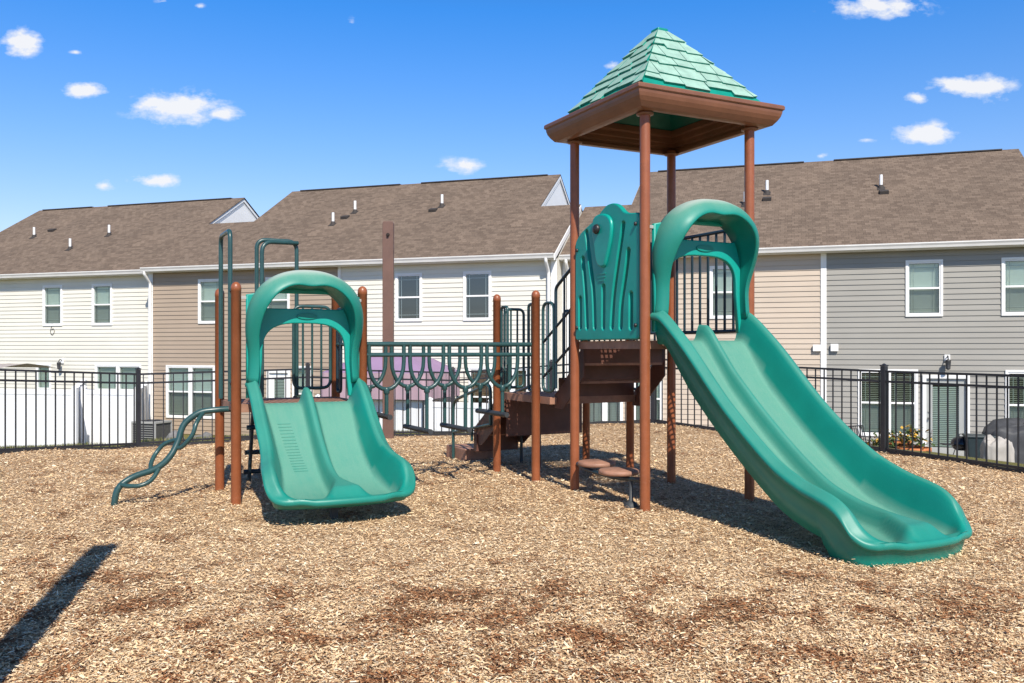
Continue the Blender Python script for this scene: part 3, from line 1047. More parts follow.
def hood(uc, vf, Dk):
    """arched hood over a slide mouth: thick arch leaning forward plus a back panel with opening and slot"""
    n = 60
    rows, wear = [], []
    hx, base, straight, apex = .492, Dk + .20, Dk + .64, Dk + 1.175
    path = []
    for i in range(8):
        path.append((-hx + .015 * math.sin(i / 8 * PI), base + (straight - base) * i / 8))
    for i in range(n + 1):
        a = PI - PI * i / n
        ce, se = math.cos(a), math.sin(a)
        ex = 2 / 2.35
        path.append((hx * math.copysign(abs(ce) ** ex, ce), straight + (apex - straight) * abs(se) ** ex))
    for i in range(7, -1, -1):
        path.append((hx - .015 * math.sin(i / 8 * PI), base + (straight - base) * i / 8))
    m = len(path)
    # cross section: (outward, forward) - a big quarter-round drooping to a crisp front crease, hollow underneath
    PROF = [(.50, .0), (.54, .14), (.53, .30), (.46, .46), (.33, .62), (.13, .77), (-.12, .89), (-.38, .965), (-.55, .995), (-.62, 1.0),
            (-.665, .985), (-.66, .94), (-.60, .80), (-.54, .60), (-.50, .35), (-.50, .0)]
    SEG = len(PROF)
    vs, fs, wr = [], [], []
    for i, (x, h) in enumerate(path):
        x0, h0 = path[max(0, i - 1)]; x1, h1 = path[min(m - 1, i + 1)]
        tx, th = x1 - x0, h1 - h0
        l = math.hypot(tx, th); tx, th = tx / l, th / l
        nx_, nh = -th, tx
        if nx_ * x + nh * (h - straight + .2) < 0: nx_, nh = -nx_, -nh
        k = sstep(straight - .22, apex - .10, h)
        dep = .115 + .215 * k
        rt = .088 + .062 * k
        for j, (no, fo) in enumerate(PROF):
            off = no * rt + .02 * fo * (1 - k) + .055 * fo * k
            if no < 0 and h > straight: off -= .028 * math.exp(-(x / .12) ** 2) * k
            vs.append((uc + x + nx_ * off, vf - .02 - dep * fo, h + nh * off))
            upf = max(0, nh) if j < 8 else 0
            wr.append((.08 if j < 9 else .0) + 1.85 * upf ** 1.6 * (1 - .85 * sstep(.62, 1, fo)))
    for i in range(m - 1):
        for j in range(SEG):
            j2 = (j + 1) % SEG
            fs.append((i * SEG + j, i * SEG + j2, (i + 1) * SEG + j2, (i + 1) * SEG + j))
    b = MB(); b.add(vs, fs, 0, True)
    b.f += [tuple(range(SEG))[::-1], tuple(range((m - 1) * SEG, m * SEG))]; b.m += [0, 0]; b.sm += [False, False]
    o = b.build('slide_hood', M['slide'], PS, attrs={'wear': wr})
    # back panel
    hw = .545
    out = [(-hw, Dk + .06), (-hw, Dk + 1.03), (-.40, Dk + 1.06), (-.2, Dk + 1.12), (.2, Dk + 1.12), (.40, Dk + 1.06), (hw, Dk + 1.03), (hw, Dk + .06), (.43, Dk + .06)]
    arch = []
    for i in range(25):
        a = PI * i / 24
        ce, se = math.cos(a), math.sin(a)
        arch.append((.40 * math.copysign(abs(ce) ** .62, ce), Dk + .42 + .345 * abs(se) ** .62))
    out = out + arch + [(-.43, Dk + .06)]
    slot = fillet([(-.40, Dk + .905, 0), (.40, Dk + .905, 0), (.36, Dk + 1.05, 0), (-.36, Dk + 1.05, 0)], .06, 5, True)
    p = plate([out, [(q.x, q.y) for q in slot]], .05, .012, lambda a, c, d: Vector((uc + a, vf - .03 + d, c)), 'hood_back', M['green_panel'], o)
    b = MB()
    el = [(.10 * math.cos(a), .032 * math.sin(a)) for a in [2 * PI * i / 20 for i in range(20)]]
    b.prism([(uc + .02 + x, Dk + .835 + y) for x, y in el], .012, axis='y', at=vf - .066)
    b.build('oval_plate', M['slide'], o, .003)
    for sx in (-1, 1):
        b = MB(); b.box((uc + sx * .56 - .03, vf - .04, Dk + .985), (uc + sx * .56 + .03, vf - .012, Dk + 1.015))
        b.build('bracket', M['galv'], o, .003)
    return o
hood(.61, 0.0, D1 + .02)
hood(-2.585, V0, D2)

# --- tower roof
def tower_roof():
    cx = cy = TW / 2
    half = TW / 2
    # moulding profile: (overhang beyond post line, height)
    prof = [(.0, 3.83), (.08, 3.828), (.225, 3.775), (.232, 3.765), (.232, 3.735), (.218, 3.727), (.214, 3.70), (.205, 3.67), (.185, 3.635), (.165, 3.61), (.150, 3.592), (.11, 3.585), (.06, 3.585),
            (.055, 3.62), (.075, 3.625), (.075, 3.655), (.05, 3.66), (.05, 3.70), (.03, 3.705), (.03, 3.76), (.0, 3.77)]
    b = MB()
    corners = [(-1, -1), (1, -1), (1, 1), (-1, 1)]
    vs, fs = [], []
    n = len(prof)
    for (sx, sy) in corners:
        for (o, h) in prof:
            vs.append((cx + sx * (half + o), cy + sy * (half + o), h))
    for c in range(4):
        d = (c + 1) % 4
        for k in range(n):
            k2 = (k + 1) % n
            fs.append((c * n + k, c * n + k2, d * n + k2, d * n + k))
    b.add(vs, fs)
    root = empty('roof', (0, 0, 0), 0, PS)
    b.build('roof_moulding', M['fascia'], root, .004)
    # pyramid shell
    zb, za, hb, ht = 3.83, 4.60, half + .075, .06
    b = MB()
    q = [(cx + sx * hb, cy + sy * hb, zb) for sx, sy in corners] + [(cx + sx * ht, cy + sy * ht, za) for sx, sy in corners]
    q += [(cx + sx * (hb - .01), cy + sy * (hb - .01), zb - .03) for sx, sy in corners]
    b.add(q, [(c, (c + 1) % 4, 4 + (c + 1) % 4, 4 + c) for c in range(4)] + [(8 + c, 8 + (c + 1) % 4, (c + 1) % 4, c) for c in range(4)])
    b.build('roof_shell', M['shingle_edge'], root, fix=True)
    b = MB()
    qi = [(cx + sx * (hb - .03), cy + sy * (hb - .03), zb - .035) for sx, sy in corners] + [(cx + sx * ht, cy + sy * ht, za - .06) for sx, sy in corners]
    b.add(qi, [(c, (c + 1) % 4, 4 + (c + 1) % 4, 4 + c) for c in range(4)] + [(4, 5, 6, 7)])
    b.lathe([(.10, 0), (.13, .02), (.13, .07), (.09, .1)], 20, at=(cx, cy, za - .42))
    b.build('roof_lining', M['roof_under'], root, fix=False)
    # shingles in relief, one sheet of tiles per face
    b = MB()
    rnd = random.Random(5)
    rows = 6
    for f in range(4):
        ang = f * PI / 2
        ca, sa = math.cos(ang), math.sin(ang)
        slope = Vector((0, hb - ht, za - zb)); SL = slope.length; sl = slope.normalized()   # for face whose outward is -y
        nrm = Vector((0, -(za - zb), hb - ht)).normalized()
        def P(x, d, lift):
            p = Vector((x, -hb, zb)) + sl * d + nrm * lift
            # clip against the hips
            lim = hb - (hb - ht) * d / SL
            p.x = max(-lim - lift * .3, min(lim + lift * .3, p.x))
            return Vector((cx + p.x * ca - p.y * sa, cy + p.x * sa + p.y * ca, p.z))
        for r_ in range(rows):
            d0 = .055 + (SL - .09) * r_ / rows
            d1 = .055 + (SL - .09) * (r_ + 1) / rows
            lim = hb - (hb - ht) * d0 / SL
            x = -lim - rnd.uniform(0, .1)
            while x < lim:
                w = rnd.uniform(.17, .30)
                dd = d0 + rnd.choice((-.04, -.02, .0, .02, .03))
                skew = rnd.uniform(-.02, .02)
                xa, xb = x + .004, x + w - .004
                if min(xb, lim) - max(xa, -lim) > .02:
                    lo, hi = .024, .004
                    v = [P(xa, dd, .0), P(xb, dd + skew, .0), P(xb, d1 + .03, .0), P(xa, d1 + .03, .0),
                         P(xa, dd, lo), P(xb, dd + skew, lo), P(xb, d1 + .03, hi), P(xa, d1 + .03, hi)]
                    k = len(b.v)
                    b.add(v, [(4, 5, 6, 7)], 1)
                    b.f += [tuple(i + k for i in q_) for q_ in ((0, 1, 5, 4), (1, 2, 6, 5), (3, 0, 4, 7))]
                    b.m += [0, 0, 0]; b.sm += [False] * 3
                x += w
    b.build('roof_tiles', [M['shingle_edge'], M['shingle_face']], root, fix=False)
    b = MB()
    b.box((cx - .062, cy - .062, za - .02), (cx + .062, cy + .062, za + .03))
    b.build('roof_cap', M['shingle_edge'], root, .012)
    for (u, v) in ((0, 0), (0, TW), (TW, 0), (TW, TW)):
        b = MB()
        b.lathe([(.0475, 0), (.075, .006), (.08, .02), (.0475, .03)], 20, at=(u, v, 3.558))
        b.build('post_flange', M['fascia'], root)
tower_roof()

# --- play bench discs between the two left posts of the tower
b = MB()
b.tube(catmull([(0, TW - .06, .30), (-.02, .95, .27), (.0, .5, .25), (0, .06, .28)], 6), .022, 8)
br_o = b.build('seat_bracket', M['navy'], PS)
b = MB(); b.lathe([(.07, -.1), (.07, .02), (.055, .05), (.03, .065), (.02, .07), (.02, .26)], 16, at=(0, .22, 0)); b.build('seat_foot', M['rung'], br_o)
for (u, v, h) in ((.08, .93, .345), (-.02, .39, .335)):
    b = MB()
    b.lathe([(.02, -.06), (.03, -.05), (.172, -.042), (.187, -.036), (.19, -.02), (.187, -.004), (.178, .003), (.003, .004)], 28, at=(u, v, h))
    b.build('seat_disc', M['deck'], br_o)

# --- hanging step bridge between the low deck and the landing
def bridge():
    root = empty('step_bridge', (0, 0, 0), 0, PS)
    ua, ub = -1.995, 0.0
    vn, vfar = V0 + .03, V0 + .60
    zt, zl = 1.515, 1.405
    for v in (vn, vfar):
        b = MB()
        b.bar((ua + .05, v, zt), (ub - .05, v, zt), .024, 10)
        b.bar((ua + .05, v, zl), (ub - .05, v, zl), .021, 10)
        n = 4
        for i in range(n):
            uc = ua + .262 + i * .437
            w = .185
            zb = 1.055
            pts = [(uc - w, v, zt), (uc - w, v, zl - .06)]
            for k in range(13):
                a = PI + PI * k / 12
                pts.append((uc + w * math.cos(a), v, zl - .07 + (zl - .07 - zb) * math.sin(a)))
            pts += [(uc + w, v, zl - .06), (uc + w, v, zt)]
            b.tube(pts, .022, 8)
        b.build('bridge_rail', M['tube'], root)
    hs = [.78, .615, .615, .76]
    for i in range(4):
        uc = ua + .262 + i * .437
        h = hs[i]
        b = MB()
        b.tube([(uc, vn - .11, h), (uc, vfar + .08, h)], .028, 12)
        b.build('bridge_step', M['rung'], root)
        for v in (vn, vfar):
            b = MB()
            b.bar((uc, v, 1.07), (uc, v, h), .021, 8)
            b.lathe([(.027, 0), (.032, .01), (.032, .05), (.027, .06)], 10, at=(uc, v, 1.01))
            b.build('step_hanger', M['tube'], root)
    # closing frame at the landing end and braces to the far posts
    b = MB()
    b.tube(fillet([(ub - .05, vfar, zl), (ub - .05, vfar, D2 + .05)], .02), .02, 8)
    b.bar((ua + .02, vfar, zt), (ua, V1 - .06, zt), .02, 8)
    b.bar((ub - .02, vfar, zt), (ub, V1 - .06, zt), .02, 8)
    b.bar((ua + .05, vfar, zl), (ua + .05, vfar, D2 + .05), .02, 8)
    b.build('end_frame', M['tube'], root)
bridge()

# --- arch hand hoops on the low deck
def hoop(a, c, top, low, extra=None):
    b = MB()
    a = Vector((*a, 0)); c = Vector((*c, 0)); Z = Vector((0, 0, 1))
    b.tube(fillet([a + Z * low, a + Z * top, c + Z * top, c + Z * low], .10, 8), .022, 10)
    if extra is not None:
        e = Vector((*extra, 0))
        b.tube(fillet([a + e + Z * low, a + e + Z * (top - .04), c + e * .2 + Z * (top - .02)], .12, 8), .022, 10)
    return b.build('hand_hoop', M['tube'], PS)
hoop((-3.235, V0 + .20), (-3.235, V0 + .76), 2.60, D2 + .02)
hoop((-2.835, V1 + .03), (-2.415, V1 + .03), 2.62, D2 + .02, (.02, -.17))
for (p, q) in (((-3.215, V0 + .05, 2.02), (-3.235, V0 + .2, 2.02)), ((-3.215, V1 - .05, 2.02), (-3.235, V0 + .76, 2.02)), ((-3.215, V0 + .05, D2 + .2), (-3.235, V0 + .2, D2 + .2)), ((-3.215, V1 - .05, D2 + .2), (-3.235, V0 + .76, D2 + .2))):
    b = MB(); b.bar(p, q, .014, 8)
    b.build('hoop_clamp', M['navy'], PS)

# --- wriggling loop climber on the left of the low deck
def climber():
    vm = (V0 + V1) / 2
    def at(d, h, w=0.0): return (-3.215 - d, vm + w, h)
    main = [at(-.06, .875), at(.10, .87, .0), at(.26, .845, .02), at(.40, .735, .03), at(.46, .57, 0), at(.54, .43, -.03), at(.66, .33, -.02), at(.85, .26, .02), at(.975, .17, .01), at(1.015, .03), at(1.02, -.2)]
    b = MB()
    b.tube(catmull(main, 7), .030, 12)
    b.build('loop_climber', M['tube'], PS)
    loops = [[at(.22, .85, .02), at(.30, .76, -.10), at(.345, .64, -.12), at(.43, .53, -.06), at(.485, .52, 0)],
             [at(.45, .60, .0), at(.56, .55, .12), at(.635, .47, .14), at(.69, .38, .07), at(.70, .315, 0)],
             [at(.62, .345, -.02), at(.70, .24, -.10), at(.80, .195, -.12), at(.90, .19, -.07), at(.955, .195, .0)]]
    for l in loops:
        b = MB(); b.tube(catmull(l, 6), .021, 10)
        b.build('foot_loop', M['tube'], PS)
climber()
# rear ladder of the low deck
b = MB()
for u in (-2.835, -2.435):
    b.tube(fillet([(u, V1 + .03, D2), (u, V1 + .22, D2 - .1), (u, V1 + .50, -.1)], .08), .021, 8)
for k, (v, h) in enumerate(((V1 + .27, .62), (V1 + .38, .34), (V1 + .46, .12))):
    b.tube([(-2.895, v, h), (-2.375, v, h)], .026, 8)
b.build('rear_ladder', M['navy'], PS)
# ------------------------------------------------------------------ brown square shade posts
def shade_post(x, y, h, rz, label):
    z = ground_h(x, y)
    root = empty('shade_post', (x, y, z), rz)
    tag(root, label, 'post', 'tall brown square posts')
    b = MB()
    w = .095
    prof = [(-w, 0), (w, 0), (w, h - .04), (w - .04, h), (-w + .04, h), (-w, h - .04)]
    pts = [(-w, -.3), (w, -.3)] + [(p.x, p.y) for p in fillet([(w, .5, 0), (w, h, 0), (-w, h, 0), (-w, .5, 0)], .05, 5)[0:]]
    b.prism([(a, c) for a, c in pts], .13, axis='y', at=-.065)
    b.build('shaft', M['sail_post'], root, .008)
    b = MB()
    b.lathe([(.032, 0), (.032, .004), (.02, .005)], 14)
    b.v = [(x_, -.0655 - z_, y_ + h - .24) for x_, y_, z_ in b.v]
    b.box((-.018, -.11, h - .262), (.018, -.066, h - .225))
    b.build('eye_bolt', M['hole'], root)
shade_post(-2.16, 15.4, 3.80, R(2), 'tall brown square steel post rising behind the hanging step bridge')
shade_post(-2.03, 2.80, 3.80, R(12), 'brown square steel post near the camera whose long shadow falls at lower left')

# ------------------------------------------------------------------ townhouses
Q = Vector((11.0, 23.5, 0)); E = Vector((.95, -.312, 0)); NN = Vector((.312, .95, 0))
RZ = math.atan2(-.312, .95)
BASE = -1.40
EAVE, K = 4.27, .598          # eave height, roof slope
def fs_(px, d=0.0):
    r = (px - 512) / F
    return (r * (23.5 + .95 * d) - 11 - .312 * d) / (.95 + .312 * r)
def depth_at(s, d): return 23.5 - .312 * s + .95 * d
def fh_(px, py, d=0.0):
    return EYE + (HZ - py) / F * depth_at(fs_(px, d), d)

def siding_wall(b, s0, s1, z0, z1, holes, y=0.0, course=.145, top=None):
    """lapped boards on plane y, facing -y; holes (a,c,lo,hi) left open"""
    xs = sorted(set([s0, s1] + [h[0] for h in holes] + [h[1] for h in holes]))
    xs = [x for x in xs if s0 - 1e-6 <= x <= s1 + 1e-6]
    n = int(math.ceil((z1 - z0) / course))
    for i in range(n):
        a = z0 + i * course; c = min(z1, a + course)
        zz = sorted(set([a, c] + [q for h in holes for q in (h[2], h[3]) if a + 1e-4 < q < c - 1e-4]))
        def yy(z): return y - .020 * (1 - (z - a) / course)
        for (xa, xb) in zip(xs, xs[1:]):
            for k, (za, zb) in enumerate(zip(zz, zz[1:])):
                xm, zm = (xa + xb) / 2, (za + zb) / 2
                if any(h[0] < xm < h[1] and h[2] < zm < h[3] for h in holes): continue
                b.add([(xa, yy(za), za), (xb, yy(za), za), (xb, yy(zb), zb), (xa, yy(zb), zb)], [(0, 1, 2, 3)])
                if k == 0:
                    b.add([(xa, y, za), (xb, y, za), (xb, yy(za), za), (xa, yy(za), za)], [(0, 1, 2, 3)])

def window(parent, a, c, lo, hi, style='blind', grilles=True):
    """double-hung window in the hole (a,c,lo,hi) of the wall plane y=0"""
    w_ = empty('window', ((a + c) / 2, 0, lo), 0, parent)
    W_, H_ = c - a, hi - lo
    x0, x1 = -W_ / 2, W_ / 2
    t = .055
    b = MB()
    b.box((x0 - t, -.045, -t), (x1 + t, .0, 0)); b.box((x0 - t, -.045, H_), (x1 + t, .0, H_ + t))
    b.box((x0 - t, -.045, 0), (x0, .0, H_)); b.box((x1, -.045, 0), (x1 + t, .0, H_))
    b.box((x0 - .001, -.03, 0), (x0 + .035, .09, H_)); b.box((x1 - .035, -.03, 0), (x1 + .001, .09, H_))
    b.box((x0 + .035, -.03, 0), (x1 - .035, .09, .04)); b.box((x0 + .035, -.03, H_ - .04), (x1 - .035, .09, H_))
    b.box((x0 + .035, -.026, H_ * .5 - .025), (x1 - .035, .05, H_ * .5 + .025))
    b.build('frame', M['trim'], w_, .004)
    g1, g2 = ('glass', 'glass_screen') if style != 'bare' else ('glass_dark', 'glass_dark')
    for nm, za, zb, mt, yy in (('pane', H_ * .5 + .025, H_ - .04, g1, .012), ('pane', .04, H_ * .5 - .025, g2, .004)):
        b = MB()
        b.add([(x0 + .035, yy, za), (x1 - .035, yy, za), (x1 - .035, yy, zb), (x0 + .035, yy, zb)], [(0, 1, 2, 3)])
        b.build(nm, M[mt], w_, fix=False)
    if grilles:
        b = MB()
        for (za, zb, top) in ((H_ * .5 + .025, H_ - .04, True), (.04, H_ * .5 - .025, False)):
            for x in (x0 + .035 + .10, x1 - .035 - .10):
                b.box((x - .008, .016, za), (x + .008, .022, zb))
            zz = zb - .11 if top else za + .11
            b.box((x0 + .035, .0225, zz - .008), (x1 - .035, .028, zz + .008))
        b.build('grille', M['trim'] if style == 'bare' else M['grille'], w_)
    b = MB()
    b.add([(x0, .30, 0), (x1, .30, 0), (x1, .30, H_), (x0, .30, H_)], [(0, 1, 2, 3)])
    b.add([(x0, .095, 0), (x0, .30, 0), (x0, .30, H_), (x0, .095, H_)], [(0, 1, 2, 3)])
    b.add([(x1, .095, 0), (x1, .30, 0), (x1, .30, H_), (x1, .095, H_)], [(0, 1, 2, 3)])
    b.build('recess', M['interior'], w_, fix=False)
    if style in ('blind', 'brown', 'open_blind'):
        b = MB()
        step = .05
        n = int((H_ - .08) / step)
        tilt = {'blind': (.010, .026), 'brown': (.012, .024), 'open_blind': (.022, .012)}[style]
        for i in range(n):
            z = .05 + i * step
            dy, dz = tilt if z > H_ * .5 or style != 'open_blind' else (.010, .026)
            b.add([(x0 + .04, .10 + dy, z), (x1 - .04, .10 + dy, z), (x1 - .04, .10 - dy, z + dz * 1.9), (x0 + .04, .10 - dy, z + dz * 1.9)], [(0, 1, 2, 3)])
        b.build('blind', M['blind_brown'] if style == 'brown' else M['blind'], w_, fix=False)
    return w_

def wide_window(px0, px1, d):   # a pair of windows side by side -> list of (a,c)
    a, c = fs_(px0, d), fs_(px1, d)
    m = (a + c) / 2
    return [(a + .08, m - .045), (m + .045, c - .08)]

def house(label, s0, s1, d, mat, upper, lower, doors=(), mains=(), lows=(), lamp=None, spouts=(), pipes=(), vents=(), trims=(), ends=(True, True), gables=(), extras=None):
    """one townhouse unit; s along the row, d its setback. mains/lows: (sa, sb) spans of high/low ridge."""
    root = empty('townhouse', Q + E * s0 + NN * d + Vector((0, 0, BASE)), RZ)
    tag(root, label, 'townhouse')
    X = lambda s: s - s0
    Zz = lambda h: h - BASE
    wd = s1 - s0
    holes = []
    WU = (2.40, 3.80)
    WL = (-.82, .88)
    wins = []
    for (px, style) in upper:
        c = X(fs_(px, d)); wins.append((c - .40, c + .40, Zz(WU[0]), Zz(WU[1]), style))
    for (px0, px1, style, dbl) in lower:
        if dbl:
            for (a, c) in wide_window(px0, px1, d): wins.append((X(a), X(c), Zz(WL[0]), Zz(WL[1]), style))
        else:
            wins.append((X(fs_(px0, d)) + .08, X(fs_(px1, d)) - .08, Zz(WL[0]), Zz(WL[1]), style))
    for w in wins: holes.append(w[:4])
    dh = []
    for (px0, px1, st) in doors:
        a, c = X(fs_(px0, d)) + .10, X(fs_(px1, d)) - .10
        dh.append((a, c, .05, 2.10, st)); holes.append((a, c, -.2, 2.10))
    b = MB()
    top = Zz(EAVE) - .12
    siding_wall(b, 0, wd, -.3, top, holes)
    DEP = 7.2
    # end and back walls
    ridge_h = EAVE + K * 3.2
    for x, on in ((0, ends[0]), (wd, ends[1])):
        if on:
            b.add([(x, 0, -.3), (x, DEP, -.3), (x, DEP, top), (x, 2.9, Zz(ridge_h) - .12), (x, 0, top)], [(0, 1, 2, 3, 4)])
    b.add([(0, DEP, -.3), (wd, DEP, -.3), (wd, DEP, top), (0, DEP, top)], [(0, 1, 2, 3)])
    b.build('wall', mat, root, fix=False)
    for (a, c, lo, hi, st) in wins: window(root, a, c, lo, hi, st)
    for (a, c, lo, hi, st) in dh:
        dr = empty('door', ((a + c) / 2, 0, lo), 0, root)
        w2 = (c - a) / 2; H_ = hi - lo
        b = MB()
        b.box((-w2 - .09, -.045, -.05), (-w2, .05, H_ + .09)); b.box((w2, -.045, -.05), (w2 + .09, .05, H_ + .09)); b.box((-w2, -.045, H_), (w2, .05, H_ + .09))
        b.build('frame', M['trim'], dr, .004)
        b = MB()
        g0, g1 = -w2 + .16, w2 - .16
        b.box((-w2, .02, 0), (w2, .06, .22)); b.box((-w2, .02, H_ - .17), (w2, .06, H_)); b.box((-w2, .02, .22), (g0, .06, H_ - .17)); b.box((g1, .02, .22), (w2, .06, H_ - .17))
        b.build('door_panel', M['door'] if st == 'grey' else M['trim'], dr, .004)
        b = MB(); b.add([(g0, .035, .22), (g1, .035, .22), (g1, .035, H_ - .17), (g0, .035, H_ - .17)], [(0, 1, 2, 3)])
        b.build('pane', M['glass'], dr, fix=False)
        b = MB()
        for i in range(int((H_ - .42) / .05)):
            z = .24 + i * .05
            b.add([(g0, .085, z), (g1, .085, z), (g1, .07, z + .036), (g0, .07, z + .036)], [(0, 1, 2, 3)])
        b.add([(g0 - .05, .12, .2), (g1 + .05, .12, .2), (g1 + .05, .12, H_ - .1), (g0 - .05, .12, H_ - .1)], [(0, 1, 2, 3)], 1)
        b.build('blind', [M['blind'], M['interior']], dr, fix=False)
        b = MB()
        b.lathe([(.03, 0), (.032, .02), (.012, .03), (.012, .05), (.03, .055), (.03, .08), (.01, .09)], 12)
        b.v = [(x + (-w2 + .07), .02 - z, 1.0 + y) for x, y, z in b.v]
        k = len(b.v); b.lathe([(.028, 0), (.028, .02), (.01, .028)], 12)
        b.v = b.v[:k] + [(x + (-w2 + .07), .02 - z, 1.16 + y) for x, y, z in b.v[k:]]
        b.build('handle', M['galv'], dr)
    # corner boards and drip band
    for (x0, x1) in trims:
        b = MB(); b.box((X(x0), -.04, -.3), (X(x1), -.0205, top))
        b.build('corner_board', M['trim'], root, .004)
    # soffit, gutter
    ov = .32
    b = MB()
    b.box((0, -ov, Zz(EAVE) - .155), (wd, .0, Zz(EAVE) - .135)); b.build('soffit', M['soffit'], root)
    b = MB()
    g = [(-ov - .12, Zz(EAVE) + .01), (-ov - .125, Zz(EAVE) - .02), (-ov - .10, Zz(EAVE) - .07), (-ov - .09, Zz(EAVE) - .13), (-ov, Zz(EAVE) - .135), (-ov, Zz(EAVE) + .0)]
    b.prism(g, wd + .0, axis='x', at=0.0)
    b.build('gutter', M['gutter'], root)
    # roof
    def rz(y): return Zz(EAVE) + .02 + K * (y + ov)
    yl, yh = 2.9, 5.5
    rf = None
    b = MB()
    hl, hh = rz(yl), rz(yh)
    th = .04
    def roof_span(sa, sb, yr):
        xa, xb = X(sa), X(sb); zr = rz(yr); ye = 2 * yr + ov
        for dz in (0, -th):
            b.add([(xa, -ov - .03, rz(-ov - .03) + dz), (xb, -ov - .03, rz(-ov - .03) + dz), (xb, yr, zr + dz), (xa, yr, zr + dz)], [(0, 1, 2, 3)])
            b.add([(xa, yr, zr + dz), (xb, yr, zr + dz), (xb, ye, rz(-ov) + dz), (xa, ye, rz(-ov) + dz)], [(0, 1, 2, 3)])
        for x in (xa, xb):
            b.add([(x, -ov - .03, rz(-ov - .03)), (x, yr, zr), (x, yr, zr - th), (x, -ov - .03, rz(-ov - .03) - th)], [(0, 1, 2, 3)])
    for (sa, sb) in mains: roof_span(sa, sb, yh)
    for (sa, sb) in lows: roof_span(sa, sb, yl)
    rf = b.build('roof', M['shingles'], root, fix=False)
    b = MB()
    for spans, yr in ((mains, yh), (lows, yl)):
        for (sa, sb) in spans:
            z = rz(yr)
            if yr == yh:
                L_ = sb - sa
                b.box((X(sa) + L_ * .08, yr - .10, z - .02), (X(sa) + L_ * .92, yr + .10, z + .016))
    if mains: b.build('ridge_cap', M['ridge'], rf)
    # gable ends (white siding triangle + rake boards) of the high roof: (s, facing +1/-1)
    for (sg, fc) in gables:
        x = X(sg)
        b = MB()
        ins = -.03 * fc
        b.add([(x + ins, 2.6, rz(2.6) - .3), (x + ins, yh, hh - .05), (x + ins, 2 * yh - 2.6, rz(2.6) - .3)], [(0, 1, 2)])
        b.build('gable_wall', M['trim'], root, fix=False)
        b = MB()
        xo = x + .012 * fc
        for (ya, za, yb, zb) in ((2.9, rz(2.9), yh, hh), (yh, hh, 2 * yh - 2.9, rz(2.9))):
            b.add([(xo, ya, za - .17), (xo, yb, zb - .17), (xo, yb, zb - .045), (xo, ya, za - .045)], [(0, 1, 2, 3)])
            b.add([(x, ya, za - .22), (x, yb, zb - .22), (xo, yb, zb - .22), (xo, ya, za - .22)], [(0, 1, 2, 3)])
        b.build('rake_board', M['trim'], root, fix=False)
    for (sg, yr) in (extras or {}).get('rakes', ()):
        x = X(sg); b = MB()
        b.box((0, 0, 0), (0, 0, 0)) if False else None
        za, zb = rz(-ov - .03), rz(yr)
        b.add([(x + .004, -ov - .05, za - .2), (x + .03, -ov - .05, za - .2), (x + .03, yr, zb - .2), (x + .004, yr, zb - .2),
               (x + .004, -ov - .05, za - .03), (x + .03, -ov - .05, za - .03), (x + .03, yr, zb - .03), (x + .004, yr, zb - .03)],
              [(0, 1, 2, 3), (4, 5, 6, 7), (0, 1, 5, 4), (1, 2, 6, 5), (2, 3, 7, 6), (3, 0, 4, 7)])
        b.build('rake_board', M['trim'], root)
    for sp in spouts:
        x = X(sp)
        b = MB()
        pts = [(x, -ov - .06, Zz(EAVE) - .13), (x, -ov - .06, Zz(EAVE) - .22), (x, -.085, Zz(EAVE) - .50), (x, -.085, -.2)]
        b.tube(fillet(pts, .08, 5), .05, 8)
        b.box((x - .075, -.04, Zz(EAVE) - .8), (x + .075, -.0215, Zz(EAVE) - .78))
        b.build('downspout', M['trim'], root)
    for (px, py, kind) in [(a, c, 'p') for a, c in pipes] + [(a, c, 'v') for a, c in vents]:
        # find the slope point under a sight line: march along the ray
        r = Vector(((px - 512) / F, 1, (HZ - py) / F))
        best = None
        for i in range(2000):
            t = 20 + i * .015
            p = Vector((0, 0, EYE)) + r * t
            rel = p - Q
            yy = rel.dot(NN) - d; ss = rel.dot(E)
            if p.z - BASE <= rz(yy) and yy > 0:
                best = (ss - s0, yy); break
        if not best: continue
        x, y = best; z = rz(y)
        b = MB()
        if kind == 'p':
            b.lathe([(.047, -.05), (.047, .40)], 12, at=(x, y, z))
            k1 = len(b.f)
            b.lathe([(.10, -.05), (.085, .03), (.055, .09)], 12, at=(x, y, z), mat=1)
            b.box((x - .11, y - .16, z - .12), (x + .11, y + .10, z - .01), 1, Matrix.Rotation(math.atan(K), 3, 'X'))
            b.build('vent_pipe', [M['vinyl'], M['ridge']], rf)
        else:
            b.box((x - .13, y - .12, z - .04), (x + .13, y + .13, z + .08), 0, Matrix.Rotation(math.atan(K) * .6, 3, 'X'))
            b.build('roof_vent', M['ridge'], rf, .01)
    if lamp:
        a = X(fs_(lamp[0], d)); z = Zz(fh_(lamp[0], lamp[1], d))
        lp = MB()
        lp.box((a - .07, -.055, z - .09), (a + .07, -.021, z + .09))
        lo = lp.build('lamp_plate', M['trim'], root, .006)
        b = MB()
        b.tube(catmull([(a, -.05, z + .02), (a, -.13, z + .06), (a, -.19, z + .01), (a, -.19, z - .04)], 5), .014, 8)
        b.lathe([(.02, 0), (.075, -.03), (.07, -.06), (.055, -.24), (.06, -.25), (.02, -.28)], 8, at=(a, -.19, z - .03))
        b.build('wall_lamp', M['lamp_black'], lo)
    return root, X, Zz

